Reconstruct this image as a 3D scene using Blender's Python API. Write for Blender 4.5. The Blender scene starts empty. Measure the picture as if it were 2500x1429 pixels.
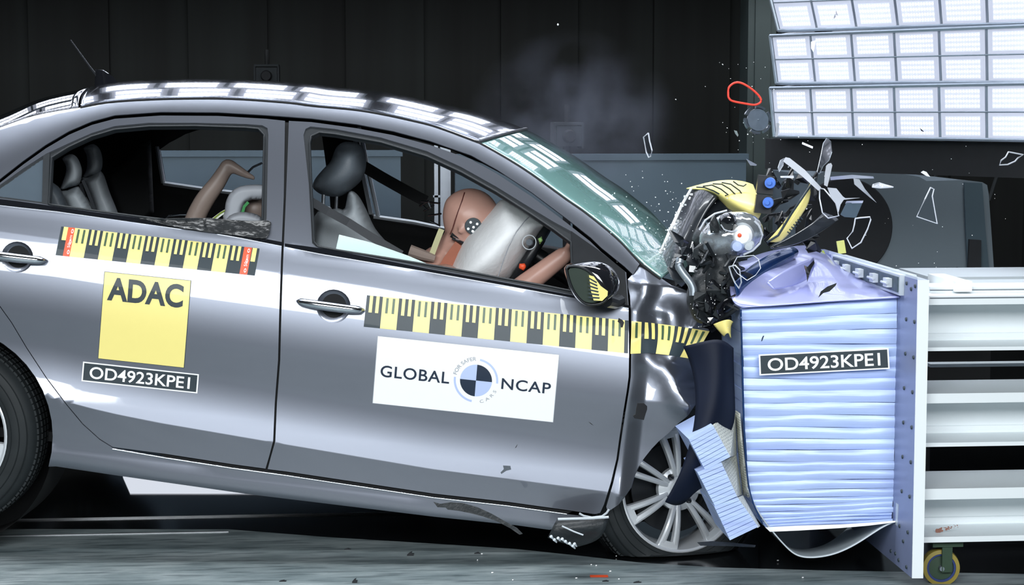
import bpy, bmesh, math, random
import numpy as np
from mathutils import Vector, Matrix, noise
from mathutils.geometry import delaunay_2d_cdt
R = math.radians
rnd = random.Random(7)
scene = bpy.context.scene
COL = scene.collection

# ------------------------------------------------------------------ camera
F = 4600.0                       # focal length in pixels of the 2500 px frame
CZ = 1.38
yaw, pitch = R(5.0), R(5.6)
fwd = Vector((math.sin(yaw)*math.cos(pitch), math.cos(yaw)*math.cos(pitch), -math.sin(pitch)))
rgt = Vector((math.cos(yaw), -math.sin(yaw), 0))
upv = rgt.cross(fwd)
CAM = Vector((0, 0, CZ))
cd = bpy.data.cameras.new('camera'); cam = bpy.data.objects.new('camera', cd); COL.objects.link(cam)
cd.sensor_width = 36; cd.lens = F/2500*36; cd.clip_start = .1; cd.clip_end = 60
M3 = Matrix((rgt, upv, -fwd)).transposed()
cam.matrix_world = Matrix.Translation(CAM) @ M3.to_4x4()
scene.camera = cam
scene.view_settings.view_transform = 'Standard'; scene.view_settings.look = 'None'
scene.view_settings.gamma = 1; scene.view_settings.use_curve_mapping = False
scene.view_settings.exposure = 0.0

# ------------------------------------------------------------------ world and lights
w = bpy.data.worlds.new('world'); scene.world = w; w.use_nodes = True
w.node_tree.nodes['Background'].inputs[0].default_value = (.5, .65, .8, 1)
w.node_tree.nodes['Background'].inputs[1].default_value = 0.02

def area(name, loc, target, sx, sy, power, col=(.93, .97, 1)):
    l = bpy.data.lights.new(name, 'AREA'); l.shape = 'RECTANGLE'; l.size = sx; l.size_y = sy
    l.energy = power; l.color = col
    o = bpy.data.objects.new(name, l); COL.objects.link(o); o.location = loc
    d = Vector(target)-Vector(loc)
    o.rotation_euler = d.to_track_quat('-Z', 'Y').to_euler()
    return o
area('hall_lamp', (-.3, -.4, 2.95), (.3, 6.0, .9), 7.0, 1.5, 500)          # bank above and behind the camera
area("overhead_lamp", (.3, 6.0, 4.9), (.3, 6.0, .5), 6.5, .7, 360)


# ------------------------------------------------------------------ tools
def ray(px, py):
    d = rgt*((px-1250)/F) + upv*(-(py-714.5)/F) + fwd
    return d
def P(px, py, d):                 # point at distance d in front of the camera
    return CAM + ray(px, py)*d
def PY(px, py, Y):                # point on the world plane y = Y
    r = ray(px, py); return CAM + r*(Y/r.y)
def PX(px, py, X):
    r = ray(px, py); return CAM + r*((X-CAM.x)/r.x)
def PZ(px, py, Z=0):              # point on the horizontal plane z = Z
    r = ray(px, py); return CAM + r*((Z-CZ)/r.z)

def link(o, parent=None):
    COL.objects.link(o)
    if parent is not None: o.parent = parent
    return o
def empty(name, mw=None, parent=None):
    o = bpy.data.objects.new(name, None); o.empty_display_size = .1
    link(o, parent)
    if mw is not None: o.matrix_local = mw
    return o
def tag(o, label, cat, group=None, kind=None):
    o['label'] = label; o['category'] = cat
    if group: o['group'] = group
    if kind: o['kind'] = kind
    return o
def mesh_obj(name, verts, faces, mats, parent=None, midx=None, smooth=True, loopn=None, sharp=None):
    me = bpy.data.meshes.new(name)
    me.from_pydata([tuple(v) for v in verts], [], [tuple(f) for f in faces])
    if not isinstance(mats, (list, tuple)): mats = [mats]
    for m in mats: me.materials.append(m)
    if midx: me.polygons.foreach_set('material_index', midx)
    me.polygons.foreach_set('use_smooth', [bool(smooth)]*len(me.polygons))
    me.update()
    if loopn is not None: me.normals_split_custom_set(loopn)
    elif smooth and sharp is not None: me.set_sharp_from_angle(angle=R(sharp))
    return link(bpy.data.objects.new(name, me), parent)
def bm_obj(name, bm, mats, parent=None, sharp=35, smooth=True):
    me = bpy.data.meshes.new(name); bmesh.ops.recalc_face_normals(bm, faces=bm.faces[:])
    bm.to_mesh(me); bm.free()
    if not isinstance(mats, (list, tuple)): mats = [mats]
    for m in mats: me.materials.append(m)
    me.polygons.foreach_set('use_smooth', [bool(smooth)]*len(me.polygons))
    if smooth: me.set_sharp_from_angle(angle=R(sharp))
    return link(bpy.data.objects.new(name, me), parent)

class MB:
    """collects shapes that become ONE mesh"""
    def __init__(s): s.v = []; s.f = []; s.m = []
    def add(s, v, f, m=0):
        o = len(s.v); s.v += [Vector(x) for x in v]; s.f += [tuple(i+o for i in q) for q in f]; s.m += [m]*len(f)
    def box(s, c, size, rot=None, m=0):
        hx, hy, hz = [k/2 for k in size]; c = Vector(c)
        vs = [Vector((x, y, z)) for x in (-hx, hx) for y in (-hy, hy) for z in (-hz, hz)]
        if rot is not None: vs = [rot @ q for q in vs]
        s.add([c+q for q in vs], [(0,1,3,2),(4,6,7,5),(0,4,5,1),(2,3,7,6),(0,2,6,4),(1,5,7,3)], m)
    def hexa(s, a, b, m=0):        # a, b: two quads (lists of 4 points) facing each other
        s.add(list(a)+list(b), [(3,2,1,0),(4,5,6,7),(0,1,5,4),(1,2,6,5),(2,3,7,6),(3,0,4,7)], m)
    def tube(s, pts, r, n=8, m=0, cap=True, flat=1.0):
        pts = [Vector(p) for p in pts]; k = len(pts)
        rs = r if isinstance(r, (list, tuple)) else [r]*k
        up = Vector((.12, .2, 1)).normalized(); base = len(s.v)
        fs = []
        for i, p in enumerate(pts):
            t = (pts[min(i+1, k-1)]-pts[max(i-1, 0)])
            if t.length < 1e-9: t = Vector((1, 0, 0))
            t.normalize(); a = t.cross(up)
            if a.length < 1e-3: a = t.cross(Vector((1, 0, 0)))
            a.normalize(); b = t.cross(a)
            for j in range(n):
                th = 2*math.pi*j/n
                s.v.append(p + a*math.cos(th)*rs[i] + b*math.sin(th)*rs[i]*flat)
        for i in range(k-1):
            for j in range(n):
                a0 = base+i*n+j; a1 = base+i*n+(j+1) % n
                fs.append((a0, a1, a1+n, a0+n))
        if cap:
            fs.append(tuple(base+j for j in reversed(range(n)))); fs.append(tuple(base+(k-1)*n+j for j in range(n)))
        s.f += fs; s.m += [m]*len(fs)
    def lathe(s, prof, c, axis, n=48, m=0, close=False):   # prof: (radius, distance along axis)
        axis = Vector(axis).normalized(); c = Vector(c)
        a = axis.orthogonal().normalized(); b = axis.cross(a); base = len(s.v); k = len(prof)
        for (r, h) in prof:
            for j in range(n):
                th = 2*math.pi*j/n
                s.v.append(c+axis*h+(a*math.cos(th)+b*math.sin(th))*r)
        rng = range(k if close else k-1)
        for i in rng:
            i2 = (i+1) % k
            for j in range(n):
                s.f.append((base+i*n+j, base+i*n+(j+1) % n, base+i2*n+(j+1) % n, base+i2*n+j)); s.m.append(m)
    def ell(s, c, r, rot=None, nu=20, nv=12, m=0, fn=None):
        c = Vector(c); base = len(s.v)
        for i in range(nv+1):
            ph = math.pi*i/nv
            for j in range(nu):
                th = 2*math.pi*j/nu
                q = Vector((math.sin(ph)*math.cos(th)*r[0], math.sin(ph)*math.sin(th)*r[1], math.cos(ph)*r[2]))
                if fn: q = fn(q)
                if rot is not None: q = rot @ q
                s.v.append(c+q)
        for i in range(nv):
            for j in range(nu):
                s.f.append((base+i*nu+j, base+(i+1)*nu+j, base+(i+1)*nu+(j+1) % nu, base+i*nu+(j+1) % nu)); s.m.append(m)
    def slab(s, pts, n, th, m=0):      # flat polygon with thickness th along n
        k = len(pts); n = Vector(n).normalized(); pts = [Vector(p) for p in pts]
        s.add(pts+[p+n*th for p in pts], [tuple(range(k))[::-1], tuple(range(k, 2*k))]+[(i, (i+1) % k, k+(i+1) % k, k+i) for i in range(k)], m)
    def build(s, name, mats, parent=None, sharp=35, smooth=True, recalc=True, merge=0):
        bm = bmesh.new(); vs = [bm.verts.new(v) for v in s.v]
        for f, mi in zip(s.f, s.m):
            if len(set(f)) < 3: continue
            try: q = bm.faces.new([vs[i] for i in f]); q.material_index = mi
            except ValueError: pass
        if merge: bmesh.ops.remove_doubles(bm, verts=bm.verts[:], dist=merge)
        return bm_obj(name, bm, mats, parent, sharp, smooth)

def sstep(a, b, x):
    t = min(1, max(0, (x-a)/(b-a))); return t*t*(3-2*t)
def interp(x, pts): return float(np.interp(x, [p[0] for p in pts], [p[1] for p in pts]))
def catmull(pts, n=6, closed=False):
    k = len(pts); out = []
    rng = range(k) if closed else range(k-1)
    g = (lambda i: pts[i % k]) if closed else (lambda i: pts[min(max(i, 0), k-1)])
    for i in rng:
        p0, p1, p2, p3 = [Vector(g(i+j)) for j in (-1, 0, 1, 2)]
        for j in range(n):
            t = j/n
            out.append(.5*((2*p1)+(p2-p0)*t+(2*p0-5*p1+4*p2-p3)*t*t+(3*p1-p0-3*p2+p3)*t**3))
    if not closed: out.append(Vector(pts[-1]))
    return out
def densify(pts, step, closed=True):
    out = []; k = len(pts)
    for i in range(k if closed else k-1):
        a = Vector(pts[i]); b = Vector(pts[(i+1) % k]); n = max(1, int(math.ceil((b-a).length/step)))
        out += [a+(b-a)*(j/n) for j in range(n)]
    if not closed: out.append(Vector(pts[-1]))
    return out
def inset(pts, d):                 # + = inwards
    k = len(pts); A = sum(pts[i][0]*pts[(i+1) % k][1]-pts[(i+1) % k][0]*pts[i][1] for i in range(k))
    sg = 1 if A > 0 else -1; out = []
    for i in range(k):
        a = Vector(pts[i-1][:2]); b = Vector(pts[i][:2]); c = Vector(pts[(i+1) % k][:2])
        e1 = (b-a).normalized(); e2 = (c-b).normalized()
        n1 = Vector((-e1.y, e1.x))*sg; n2 = Vector((-e2.y, e2.x))*sg; n = n1+n2
        if n.length < .3: n = n1
        n.normalize(); s_ = 1/max(.45, n.dot(n1))
        out.append(b+n*d*s_)
    return out
def inside(poly, x, y):
    c = False; k = len(poly); j = k-1
    for i in range(k):
        xi, yi = poly[i][0], poly[i][1]; xj, yj = poly[j][0], poly[j][1]
        if (yi > y) != (yj > y) and x < (xj-xi)*(y-yi)/(yj-yi)+xi: c = not c
        j = i
    return c
def segdist(poly, x, y, closed=True):
    best = 1e9; k = len(poly)
    for i in range(k if closed else k-1):
        ax, ay = poly[i][0], poly[i][1]; bx, by = poly[(i+1) % k][0], poly[(i+1) % k][1]
        dx, dy = bx-ax, by-ay; L = dx*dx+dy*dy
        t = 0 if L == 0 else min(1, max(0, ((x-ax)*dx+(y-ay)*dy)/L))
        best = min(best, (ax+dx*t-x)**2+(ay+dy*t-y)**2)
    return math.sqrt(best)
def tri_poly(outline, holes, pts):
    """constrained triangulation of a 2D outline with holes and inner points -> (verts2d, tris)"""
    V = []; E = []
    for lp in [outline]+list(holes):
        o = len(V); k = len(lp); V += [Vector((p[0], p[1])) for p in lp]; E += [(o+i, o+(i+1) % k) for i in range(k)]
    V += [Vector((p[0], p[1])) for p in pts]
    vs, es, fs, *_ = delaunay_2d_cdt(V, E, [], 0, 1e-6)
    T = []
    for f in fs:
        cx = sum(vs[i][0] for i in f)/len(f); cy = sum(vs[i][1] for i in f)/len(f)
        if inside(outline, cx, cy) and not any(inside(h, cx, cy) for h in holes):
            a, b, c = [vs[i] for i in f[:3]]
            if (b[0]-a[0])*(c[1]-a[1])-(b[1]-a[1])*(c[0]-a[0]) < 0: f = list(f)[::-1]
            T.append(tuple(f))
    return [(v[0], v[1]) for v in vs], T

# ------------------------------------------------------------------ materials
def nt(m):
    m.use_nodes = True; return m.node_tree.nodes, m.node_tree.links
def pbr(name, col, rough=.5, metal=0, coat=0, trans=0, emis=None, es=0, spec=.5, alpha=1, ior=1.45, noise_amt=0, nscale=30, bump=0, bscale=200, coat_r=.03):
    m = bpy.data.materials.new(name); N, L = nt(m); b = N['Principled BSDF']
    b.inputs['Base Color'].default_value = (*col, 1); b.inputs['Roughness'].default_value = rough
    b.inputs['Metallic'].default_value = metal; b.inputs['Coat Weight'].default_value = coat; b.inputs['Coat Roughness'].default_value = coat_r
    b.inputs['Transmission Weight'].default_value = trans; b.inputs['IOR'].default_value = ior
    b.inputs['Specular IOR Level'].default_value = spec; b.inputs['Alpha'].default_value = alpha
    if emis: b.inputs['Emission Color'].default_value = (*emis, 1); b.inputs['Emission Strength'].default_value = es
    tc = N.new('ShaderNodeTexCoord')
    if noise_amt:
        n = N.new('ShaderNodeTexNoise'); n.inputs['Scale'].default_value = nscale; n.inputs['Detail'].default_value = 6
        L.new(tc.outputs['Object'], n.inputs['Vector'])
        mx = N.new('ShaderNodeMix'); mx.data_type = 'RGBA'
        mx.inputs['A'].default_value = (*[c*(1-noise_amt) for c in col], 1); mx.inputs['B'].default_value = (*[min(1, c*(1+noise_amt)) for c in col], 1)
        L.new(n.outputs['Fac'], mx.inputs['Factor']); L.new(mx.outputs['Result'], b.inputs['Base Color'])
    if bump:
        n2 = N.new('ShaderNodeTexNoise'); n2.inputs['Scale'].default_value = bscale; n2.inputs['Detail'].default_value = 4
        L.new(tc.outputs['Object'], n2.inputs['Vector'])
        bp = N.new('ShaderNodeBump'); bp.inputs['Strength'].default_value = bump; bp.inputs['Distance'].default_value = .01
        L.new(n2.outputs['Fac'], bp.inputs['Height']); L.new(bp.outputs['Normal'], b.inputs['Normal'])
    return m
M = {}
M['paint'] = pbr('grey_metallic_paint', (.175, .19, .225), .37, .85, coat=1, bump=.02, bscale=900)
M['black'] = pbr('black_plastic', (.012, .014, .017), .35, noise_amt=.3)
M['matt'] = pbr('matt_black', (.006, .007, .008), .8, noise_amt=.3)
M['rubber'] = pbr('black_rubber', (.018, .022, .026), .45, noise_amt=.2, nscale=60)
M['tyre'] = pbr('tyre_rubber', (.016, .020, .022), .6, spec=.35, noise_amt=.4, nscale=14)
M['gloss'] = pbr('gloss_black', (.01, .011, .014), .08, coat=1)
M['chrome'] = pbr('chrome', (.72, .75, .80), .16, 1, noise_amt=.03)
M['alloy'] = pbr('silver_alloy', (.72, .75, .78), .32, .35, coat=.5, noise_amt=.05)
M['white'] = pbr('white_vinyl', (.95, .96, .96), .4, coat=.15, noise_amt=.01)
M['yellow'] = pbr('yellow_vinyl', (.95, .82, .27), .4, coat=.12, noise_amt=.02)
M['black_ink'] = pbr('black_ink', (.03, .045, .055), .45, spec=.3, coat=.1, noise_amt=.1)
M['navy_ink'] = pbr('navy_ink', (.012, .025, .05), .45, spec=.3, coat=.1, noise_amt=.1)
M['grey_ink'] = pbr('grey_ink', (.36, .38, .42), .4, noise_amt=.05)
M['green_ink'] = pbr('dark_green_ink', (.05, .10, .05), .4, coat=.1, noise_amt=.1)
M['blue_ink'] = pbr('pale_blue_ink', (.5, .6, .88), .4, noise_amt=.02)
M['red_ink'] = pbr('orange_red_ink', (.85, .1, .03), .4, noise_amt=.05)
M['light_grey'] = pbr('light_grey_trim', (.55, .6, .64), .5, noise_amt=.08)
M['seat'] = pbr('grey_seat_leather', (.36, .40, .43), .5, noise_amt=.06, bump=.1, bscale=300)
M['seat_dark'] = pbr('dark_grey_seat_leather', (.10, .12, .14), .5, noise_amt=.1, bump=.1, bscale=300)
M['belt'] = pbr('belt_webbing', (.03, .034, .04), .6, noise_amt=.2, nscale=300)
M['cable'] = pbr('white_plastic', (.75, .8, .85), .3, noise_amt=.05)

# ------------------------------------------------------------------ the hall
def wall_mat():
    m = bpy.data.materials.new('dark_curtain_wall'); N, L = nt(m); b = N['Principled BSDF']; b.inputs['Roughness'].default_value = .85
    tc = N.new('ShaderNodeTexCoord'); mp = N.new('ShaderNodeMapping'); mp.inputs['Scale'].default_value = (3.2, 1, .12)
    n = N.new('ShaderNodeTexNoise'); n.inputs['Scale'].default_value = 1.6; n.inputs['Detail'].default_value = 4
    L.new(tc.outputs['Object'], mp.inputs['Vector']); L.new(mp.outputs['Vector'], n.inputs['Vector'])
    r = N.new('ShaderNodeValToRGB'); r.color_ramp.elements[0].position = .35; r.color_ramp.elements[0].color = (.0015, .0023, .0023, 1)
    r.color_ramp.elements[1].position = .7; r.color_ramp.elements[1].color = (.0075, .0105, .0102, 1)
    L.new(n.outputs['Fac'], r.inputs['Fac']); L.new(r.outputs['Color'], b.inputs['Base Color'])
    return m
def floor_mat():
    m = bpy.data.materials.new('worn_concrete'); N, L = nt(m); b = N['Principled BSDF']
    tc = N.new('ShaderNodeTexCoord'); mp = N.new('ShaderNodeMapping'); mp.inputs['Scale'].default_value = (.95, 2.5, 1)
    L.new(tc.outputs['Object'], mp.inputs['Vector'])
    n = N.new('ShaderNodeTexNoise'); n.inputs['Scale'].default_value = 2.6; n.inputs['Detail'].default_value = 10; n.inputs['Roughness'].default_value = .62
    L.new(mp.outputs['Vector'], n.inputs['Vector'])
    r = N.new('ShaderNodeValToRGB'); E = r.color_ramp.elements
    E[0].position = .3; E[0].color = (.10, .135, .145, 1); E[1].position = .74; E[1].color = (.36, .41, .42, 1)
    e = E.new(.5); e.color = (.20, .245, .255, 1)
    L.new(n.outputs['Fac'], r.inputs['Fac'])
    # dark scuffs
    mp2 = N.new('ShaderNodeMapping'); mp2.inputs['Scale'].default_value = (1.2, 9, 1); mp2.inputs['Rotation'].default_value = (0, 0, .2)
    L.new(tc.outputs['Object'], mp2.inputs['Vector'])
    n2 = N.new('ShaderNodeTexNoise'); n2.inputs['Scale'].default_value = 5; n2.inputs['Detail'].default_value = 8; L.new(mp2.outputs['Vector'], n2.inputs['Vector'])
    r2 = N.new('ShaderNodeValToRGB'); r2.color_ramp.elements[0].position = .36; r2.color_ramp.elements[0].color = (.35, .38, .4, 1)
    r2.color_ramp.elements[1].position = .5; r2.color_ramp.elements[1].color = (1, 1, 1, 1); L.new(n2.outputs['Fac'], r2.inputs['Fac'])
    mx = N.new('ShaderNodeMix'); mx.data_type = 'RGBA'; mx.blend_type = 'MULTIPLY'; mx.inputs['Factor'].default_value = .7
    L.new(r.outputs['Color'], mx.inputs['A']); L.new(r2.outputs['Color'], mx.inputs['B']); L.new(mx.outputs['Result'], b.inputs['Base Color'])
    b.inputs['Roughness'].default_value = .42
    bp = N.new('ShaderNodeBump'); bp.inputs['Strength'].default_value = .15; L.new(n2.outputs['Fac'], bp.inputs['Height']); L.new(bp.outputs['Normal'], b.inputs['Normal'])
    return m
M['wall'] = wall_mat(); M['floor'] = floor_mat()
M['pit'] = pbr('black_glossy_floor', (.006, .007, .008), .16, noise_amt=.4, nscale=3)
M['steel'] = pbr('brushed_steel', (.5, .52, .54), .3, .8, noise_amt=.1)
M['col'] = pbr('dark_green_grey_steel', (.045, .062, .060), .6, noise_amt=.1, nscale=4)
M['panelgrey'] = pbr('blue_grey_panel', (.085, .125, .155), .6, noise_amt=.08, nscale=6)
M['coverdark'] = pbr('dark_round_recess', (.012, .014, .017), .7, noise_amt=.2)
def struct(o): o['kind'] = 'structure'; return o
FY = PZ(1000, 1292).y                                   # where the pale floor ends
fe = [(-6, FY)]+[(p.x, p.y) for p in (PZ(x, y) for x, y in [(0,1292),(560,1293),(800,1312),(1060,1328),(1260,1341),(1420,1358),(1560,1374),(1750,1386),(2000,1393),(2500,1402)])]; fe += [(8, fe[-1][1]-.1), (8, -2.6), (-6, -2.6)]  # slanting part of the edge puts the car's shadow into the floor's shape
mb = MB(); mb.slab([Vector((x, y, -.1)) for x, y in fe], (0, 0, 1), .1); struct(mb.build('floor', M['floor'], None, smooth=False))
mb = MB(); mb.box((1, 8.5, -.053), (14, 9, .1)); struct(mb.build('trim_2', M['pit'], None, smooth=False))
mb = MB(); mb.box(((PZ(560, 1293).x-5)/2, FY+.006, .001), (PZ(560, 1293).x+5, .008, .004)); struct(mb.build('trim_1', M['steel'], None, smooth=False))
mb = MB(); mb.box((-1.3, PZ(300, 1264).y, -.002), (3.4, .005, .008)); struct(mb.build('trim_3', M['steel'], None, smooth=False))
mb = MB()
for i in range(29):                                     # folded curtain-like cladding
    x = -6+i*.5; mb.box((x+.25, 12.3+(.06 if i % 2 else 0), 3), (.5, .12, 6.2))
struct(mb.build('wall_back', M['wall'], None, smooth=False))
mb = MB(); mb.box((-6, 5, 3), (.1, 15, 6.2)); struct(mb.build('wall_left', M['wall'], None, smooth=False))
mb = MB(); mb.box((8, 5, 3), (.1, 15, 6.2)); struct(mb.build('wall_right', M['wall'], None, smooth=False))
mb = MB(); mb.box((1, 5, 6.1), (14.2, 15, .1)); struct(mb.build('ceiling', M['matt'], None, smooth=False))
mb = MB(); mb.box((1, -2.5, 3), (14, .1, 6.2)); struct(mb.build('wall_front', M['wall'], None, smooth=False))
# steel column beside the lamp rack
yc = 9.6; a = PY(1824, 300, yc); b = PY(1892, 300, yc)
mb = MB(); mb.box(((a.x+b.x)/2, yc+.1, 3), (b.x-a.x, .2, 6.0)); mb.box(((a.x+b.x)/2, yc-.005, 3), ((b.x-a.x)*.55, .03, 5.9))
tag(mb.build('steel_column', M['col'], None, smooth=False), 'dark green-grey steel column standing left of the white lamp rack', 'column')
# low grey boards in the background
def board(name, x0, x1, ytop, d, label, bottom=0.0, th=.06):
    a = PY(x0, ytop, d); b = PY(x1, ytop+2, d); mb = MB()
    mb.box(((a.x+b.x)/2, d+th/2, (a.z+bottom)/2), (b.x-a.x, th, a.z-bottom)); mb.box(((a.x+b.x)/2, d+th/2, a.z+.012), (b.x-a.x+.02, th+.02, .03))
    return tag(mb.build(name, M['panelgrey'], None, smooth=False), label, 'screen board')
board('screen_board', 250, 978, 382, 9.4, 'low blue-grey board standing behind the car windows')
board('screen_board', 1112, 1822, 391, 9.0, 'low blue-grey board standing behind the windscreen')
a = PY(1087, 380, 9.2); mb = MB(); mb.box((a.x, 9.2, .6), (.05, .05, 1.2)); mb.box((a.x-.045, 9.2, .6), (.018, .03, 1.2)); mb.box((a.x-.02, 9.2, .95), (.08, .03, .01))
tag(mb.build('white_post', M['light_grey'], None, smooth=False), 'thin white post behind the driver dummy, seen through the front window', 'post')
# film camera on the back boards
def film_camera(px, py, d, label, stand=False):
    a = PY(px, py, d); t = empty('film_camera', Matrix.Translation((a.x, a.y, 0))); z = a.z
    mb = MB(); mb.box((0, 0, z), (.11, .16, .09)); o = mb.build('camera_body', M['dimtrim'], t)
    mb = MB(); mb.box((0, 0, z+.055), (.13, .17, .012)); mb.box((-.062, 0, z), (.01, .16, .11)); mb.box((.062, 0, z), (.01, .16, .11)); mb.build('housing', M['dimtrim'], t)
    mb = MB(); mb.lathe([(.001, -.05), (.024, -.05), (.03, 0), (.03, .02)], (0, -.09, z), (0, 1, 0), 20); mb.build('lens', M['matt'], t)
    mb = MB(); mb.tube([(0, 0, 0), (0, 0, z-.04)], .018, 10); mb.build('stand', M['matt'], t)
    mb = MB(); mb.tube([(0, 0, z+.05), (0, 0, z+.14)], .012, 8); mb.build('grip', M['matt'], t)
    return tag(t, label, 'camera')
M['dimtrim'] = pbr('dim_grey_metal', (.02, .024, .026), .5, noise_amt=.1)
film_camera(652, 186, 10.2, 'dark film camera peeping over the car roof near its middle')
film_camera(1384, 332, 8.4, 'dark film camera on a stand behind the windscreen in the haze', True)
M['dimtrim'].node_tree.nodes['Principled BSDF'].inputs['Roughness'].default_value = .9

# ------------------------------------------------------------------ LED lamp racks
def led_mat(gain=1.0):
    m = bpy.data.materials.new('led_array'); N, L = nt(m)
    for n in list(N): N.remove(n)
    out = N.new('ShaderNodeOutputMaterial'); uv = N.new('ShaderNodeUVMap')
    def math_(op, a, b=None, c=None):
        n = N.new('ShaderNodeMath'); n.operation = op
        for i, q in enumerate((a, b, c)):
            if q is None: continue
            if isinstance(q, (int, float)): n.inputs[i].default_value = q
            else: L.new(q, n.inputs[i])
        return n.outputs[0]
    sp = N.new('ShaderNodeSeparateXYZ'); L.new(uv.outputs['UV'], sp.inputs[0])
    u, v = sp.outputs['X'], sp.outputs['Y']
    # 12 x 4 lamps inside the margin
    uu = math_('DIVIDE', math_('SUBTRACT', u, .10), .80); vv = math_('DIVIDE', math_('SUBTRACT', v, .12), .74)
    fu = math_('SUBTRACT', math_('FRACT', math_('MULTIPLY', uu, 12)), .5); fv = math_('SUBTRACT', math_('FRACT', math_('MULTIPLY', vv, 4)), .5)
    d2 = math_('ADD', math_('POWER', math_('ABSOLUTE', math_('MULTIPLY', fu, 1.0)), 2), math_('POWER', math_('ABSOLUTE', math_('MULTIPLY', fv, 1.5)), 2))
    dot = math_('LESS_THAN', d2, .11)
    glow = math_('MULTIPLY', math_('SUBTRACT', 1.0, math_('MINIMUM', math_('MULTIPLY', d2, 2.4), 1.0)), 1.0)
    ins = math_('MULTIPLY', math_('MULTIPLY', math_('GREATER_THAN', uu, 0), math_('LESS_THAN', uu, 1)), math_('MULTIPLY', math_('GREATER_THAN', vv, 0), math_('LESS_THAN', vv, 1)))
    st = math_('ADD', math_('MULTIPLY', math_('ADD', math_('MULTIPLY', dot, 3.2), math_('MULTIPLY', glow, .22)), ins), math_('MULTIPLY', ins, .50))
    e = N.new('ShaderNodeEmission'); e.inputs['Color'].default_value = (.80, .85, 1, 1); L.new(math_('MULTIPLY', st, gain), e.inputs['Strength'])
    b = N.new('ShaderNodeBsdfPrincipled'); b.inputs['Base Color'].default_value = (.5, .52, .6, 1); b.inputs['Roughness'].default_value = .4
    lp = math_('MULTIPLY', math_('SUBTRACT', 1.0, ins), .26); b.inputs['Emission Color'].default_value = (.8, .84, 1, 1); L.new(lp, b.inputs['Emission Strength'])
    a = N.new('ShaderNodeAddShader'); L.new(e.outputs[0], a.inputs[0]); L.new(b.outputs[0], a.inputs[1]); L.new(a.outputs[0], out.inputs['Surface'])
    return m
M['led'] = led_mat(); M['led_bright'] = led_mat(3.2)
M['lampframe'] = pbr('lamp_rack_aluminium', (.35, .4, .45), .35, .7, noise_amt=.1)
def led_unit(TL, TR, BR, BL, nx, ny, parent, name='lamp_unit', mat='led'):
    """one housing holding nx * ny lamp modules; corners in world space"""
    TL, TR, BR, BL = map(Vector, (TL, TR, BR, BL)); n = (TR-TL).cross(BL-TL).normalized()
    if n.dot((TL+BR)/2-CAM) > 0: n = -n                      # towards the camera side
    B = lambda u, v, o=0: (TL*(1-u)+TR*u)*(1-v)+(BL*(1-u)+BR*u)*v+n*o
    hb = MB(); hb.hexa([B(0,0,.0), B(1,0,.0), B(1,1,.0), B(0,1,.0)], [B(0,0,-.09), B(1,0,-.09), B(1,1,-.09), B(0,1,-.09)])
    for (a, b) in (((0,0),(1,0)), ((0,1),(1,1)), ((0,0),(0,1)), ((1,0),(1,1))):
        hb.tube([B(a[0],a[1],.008), B(b[0],b[1],.008)], .007, 6)
    for j in range(1, ny): hb.tube([B(0,j/ny,.004), B(1,j/ny,.004)], .003, 6)
    root = hb.build(name, M['lampframe'], parent, smooth=False)
    for j in range(ny):
        for i in range(nx):
            u0 = (i+.0)/nx; u1 = (i+1.0)/nx; v0 = j/ny; v1 = (j+1)/ny
            du = (u1-u0)*.035; dv = (v1-v0)*.02
            c = [B(u0+du, v1-dv, .004), B(u1-du, v1-dv, .004), B(u1-du, v0+dv, .004), B(u0+du, v0+dv, .004)]
            me = bpy.data.meshes.new('lamp_module'); back = [p-n*.003 for p in c]
            me.from_pydata([tuple(p) for p in c+back], [], [(0,1,2,3),(7,6,5,4),(0,4,5,1),(1,5,6,2),(2,6,7,3),(3,7,4,0)])
            uvl = me.uv_layers.new(name='UVMap')
            for k, q in enumerate([(0,0),(1,0),(1,1),(0,1)]): uvl.data[k].uv = q
            for k in range(4, 24): uvl.data[k].uv = (0, 0)
            me.materials.append(M[mat]); me.update()
            if me.polygons[0].normal.dot(n) < 0: me.flip_normals()
            link(bpy.data.objects.new('lamp_module', me), root)
            if i: 
                pass
    return root
dL, dR = 7.3, 6.32
rack = empty('lamp_rack', Matrix.Translation((0, 0, 0)))
tag(rack, 'rack of bright white LED lamp units hanging above the barrier', 'lamp rack')
def ext(a, b, k): return a+(b-a)*k
for (TLp, TRp, BRp, BLp) in ([(1870,-62),(2500,-94),(2500,56),(1904,74)], [(1884,87),(2500,63),(2500,200),(1899,203)], [(1884,215),(2500,204),(2500,342),(1894,333)]):
    TL, BL = P(*TLp, dL), P(*BLp, dL+.03); TR, BR = P(*TRp, dR), P(*BRp, dR+.03)
    k = 7/5.75; TR, BR = ext(TL, TR, k), ext(BL, BR, k)
    led_unit(TL, TR, BR, BL, 7, 2, rack)
mb = MB()
for px in (2010, 2330):
    d = dL+(dR-dL)*(px-1885)/615+.16; mb.tube([P(px, -250, d), P(px, 380, d)], .035, 8)
mb.build('hanger', M['matt'], rack)
mb = MB(); a = P(1885, 352, dL+.08); b = P(2640, 366, dR-.1); mb.hexa([a+Vector((0,0,.02)), b+Vector((0,0,.02)), b+Vector((0,0,-.10)), a+Vector((0,0,-.10))], [q+Vector((0,.12,0)) for q in (a+Vector((0,0,.02)), b+Vector((0,0,.02)), b+Vector((0,0,-.10)), a+Vector((0,0,-.10)))])
mb.build('lower_beam', M['matt'], rack)
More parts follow.
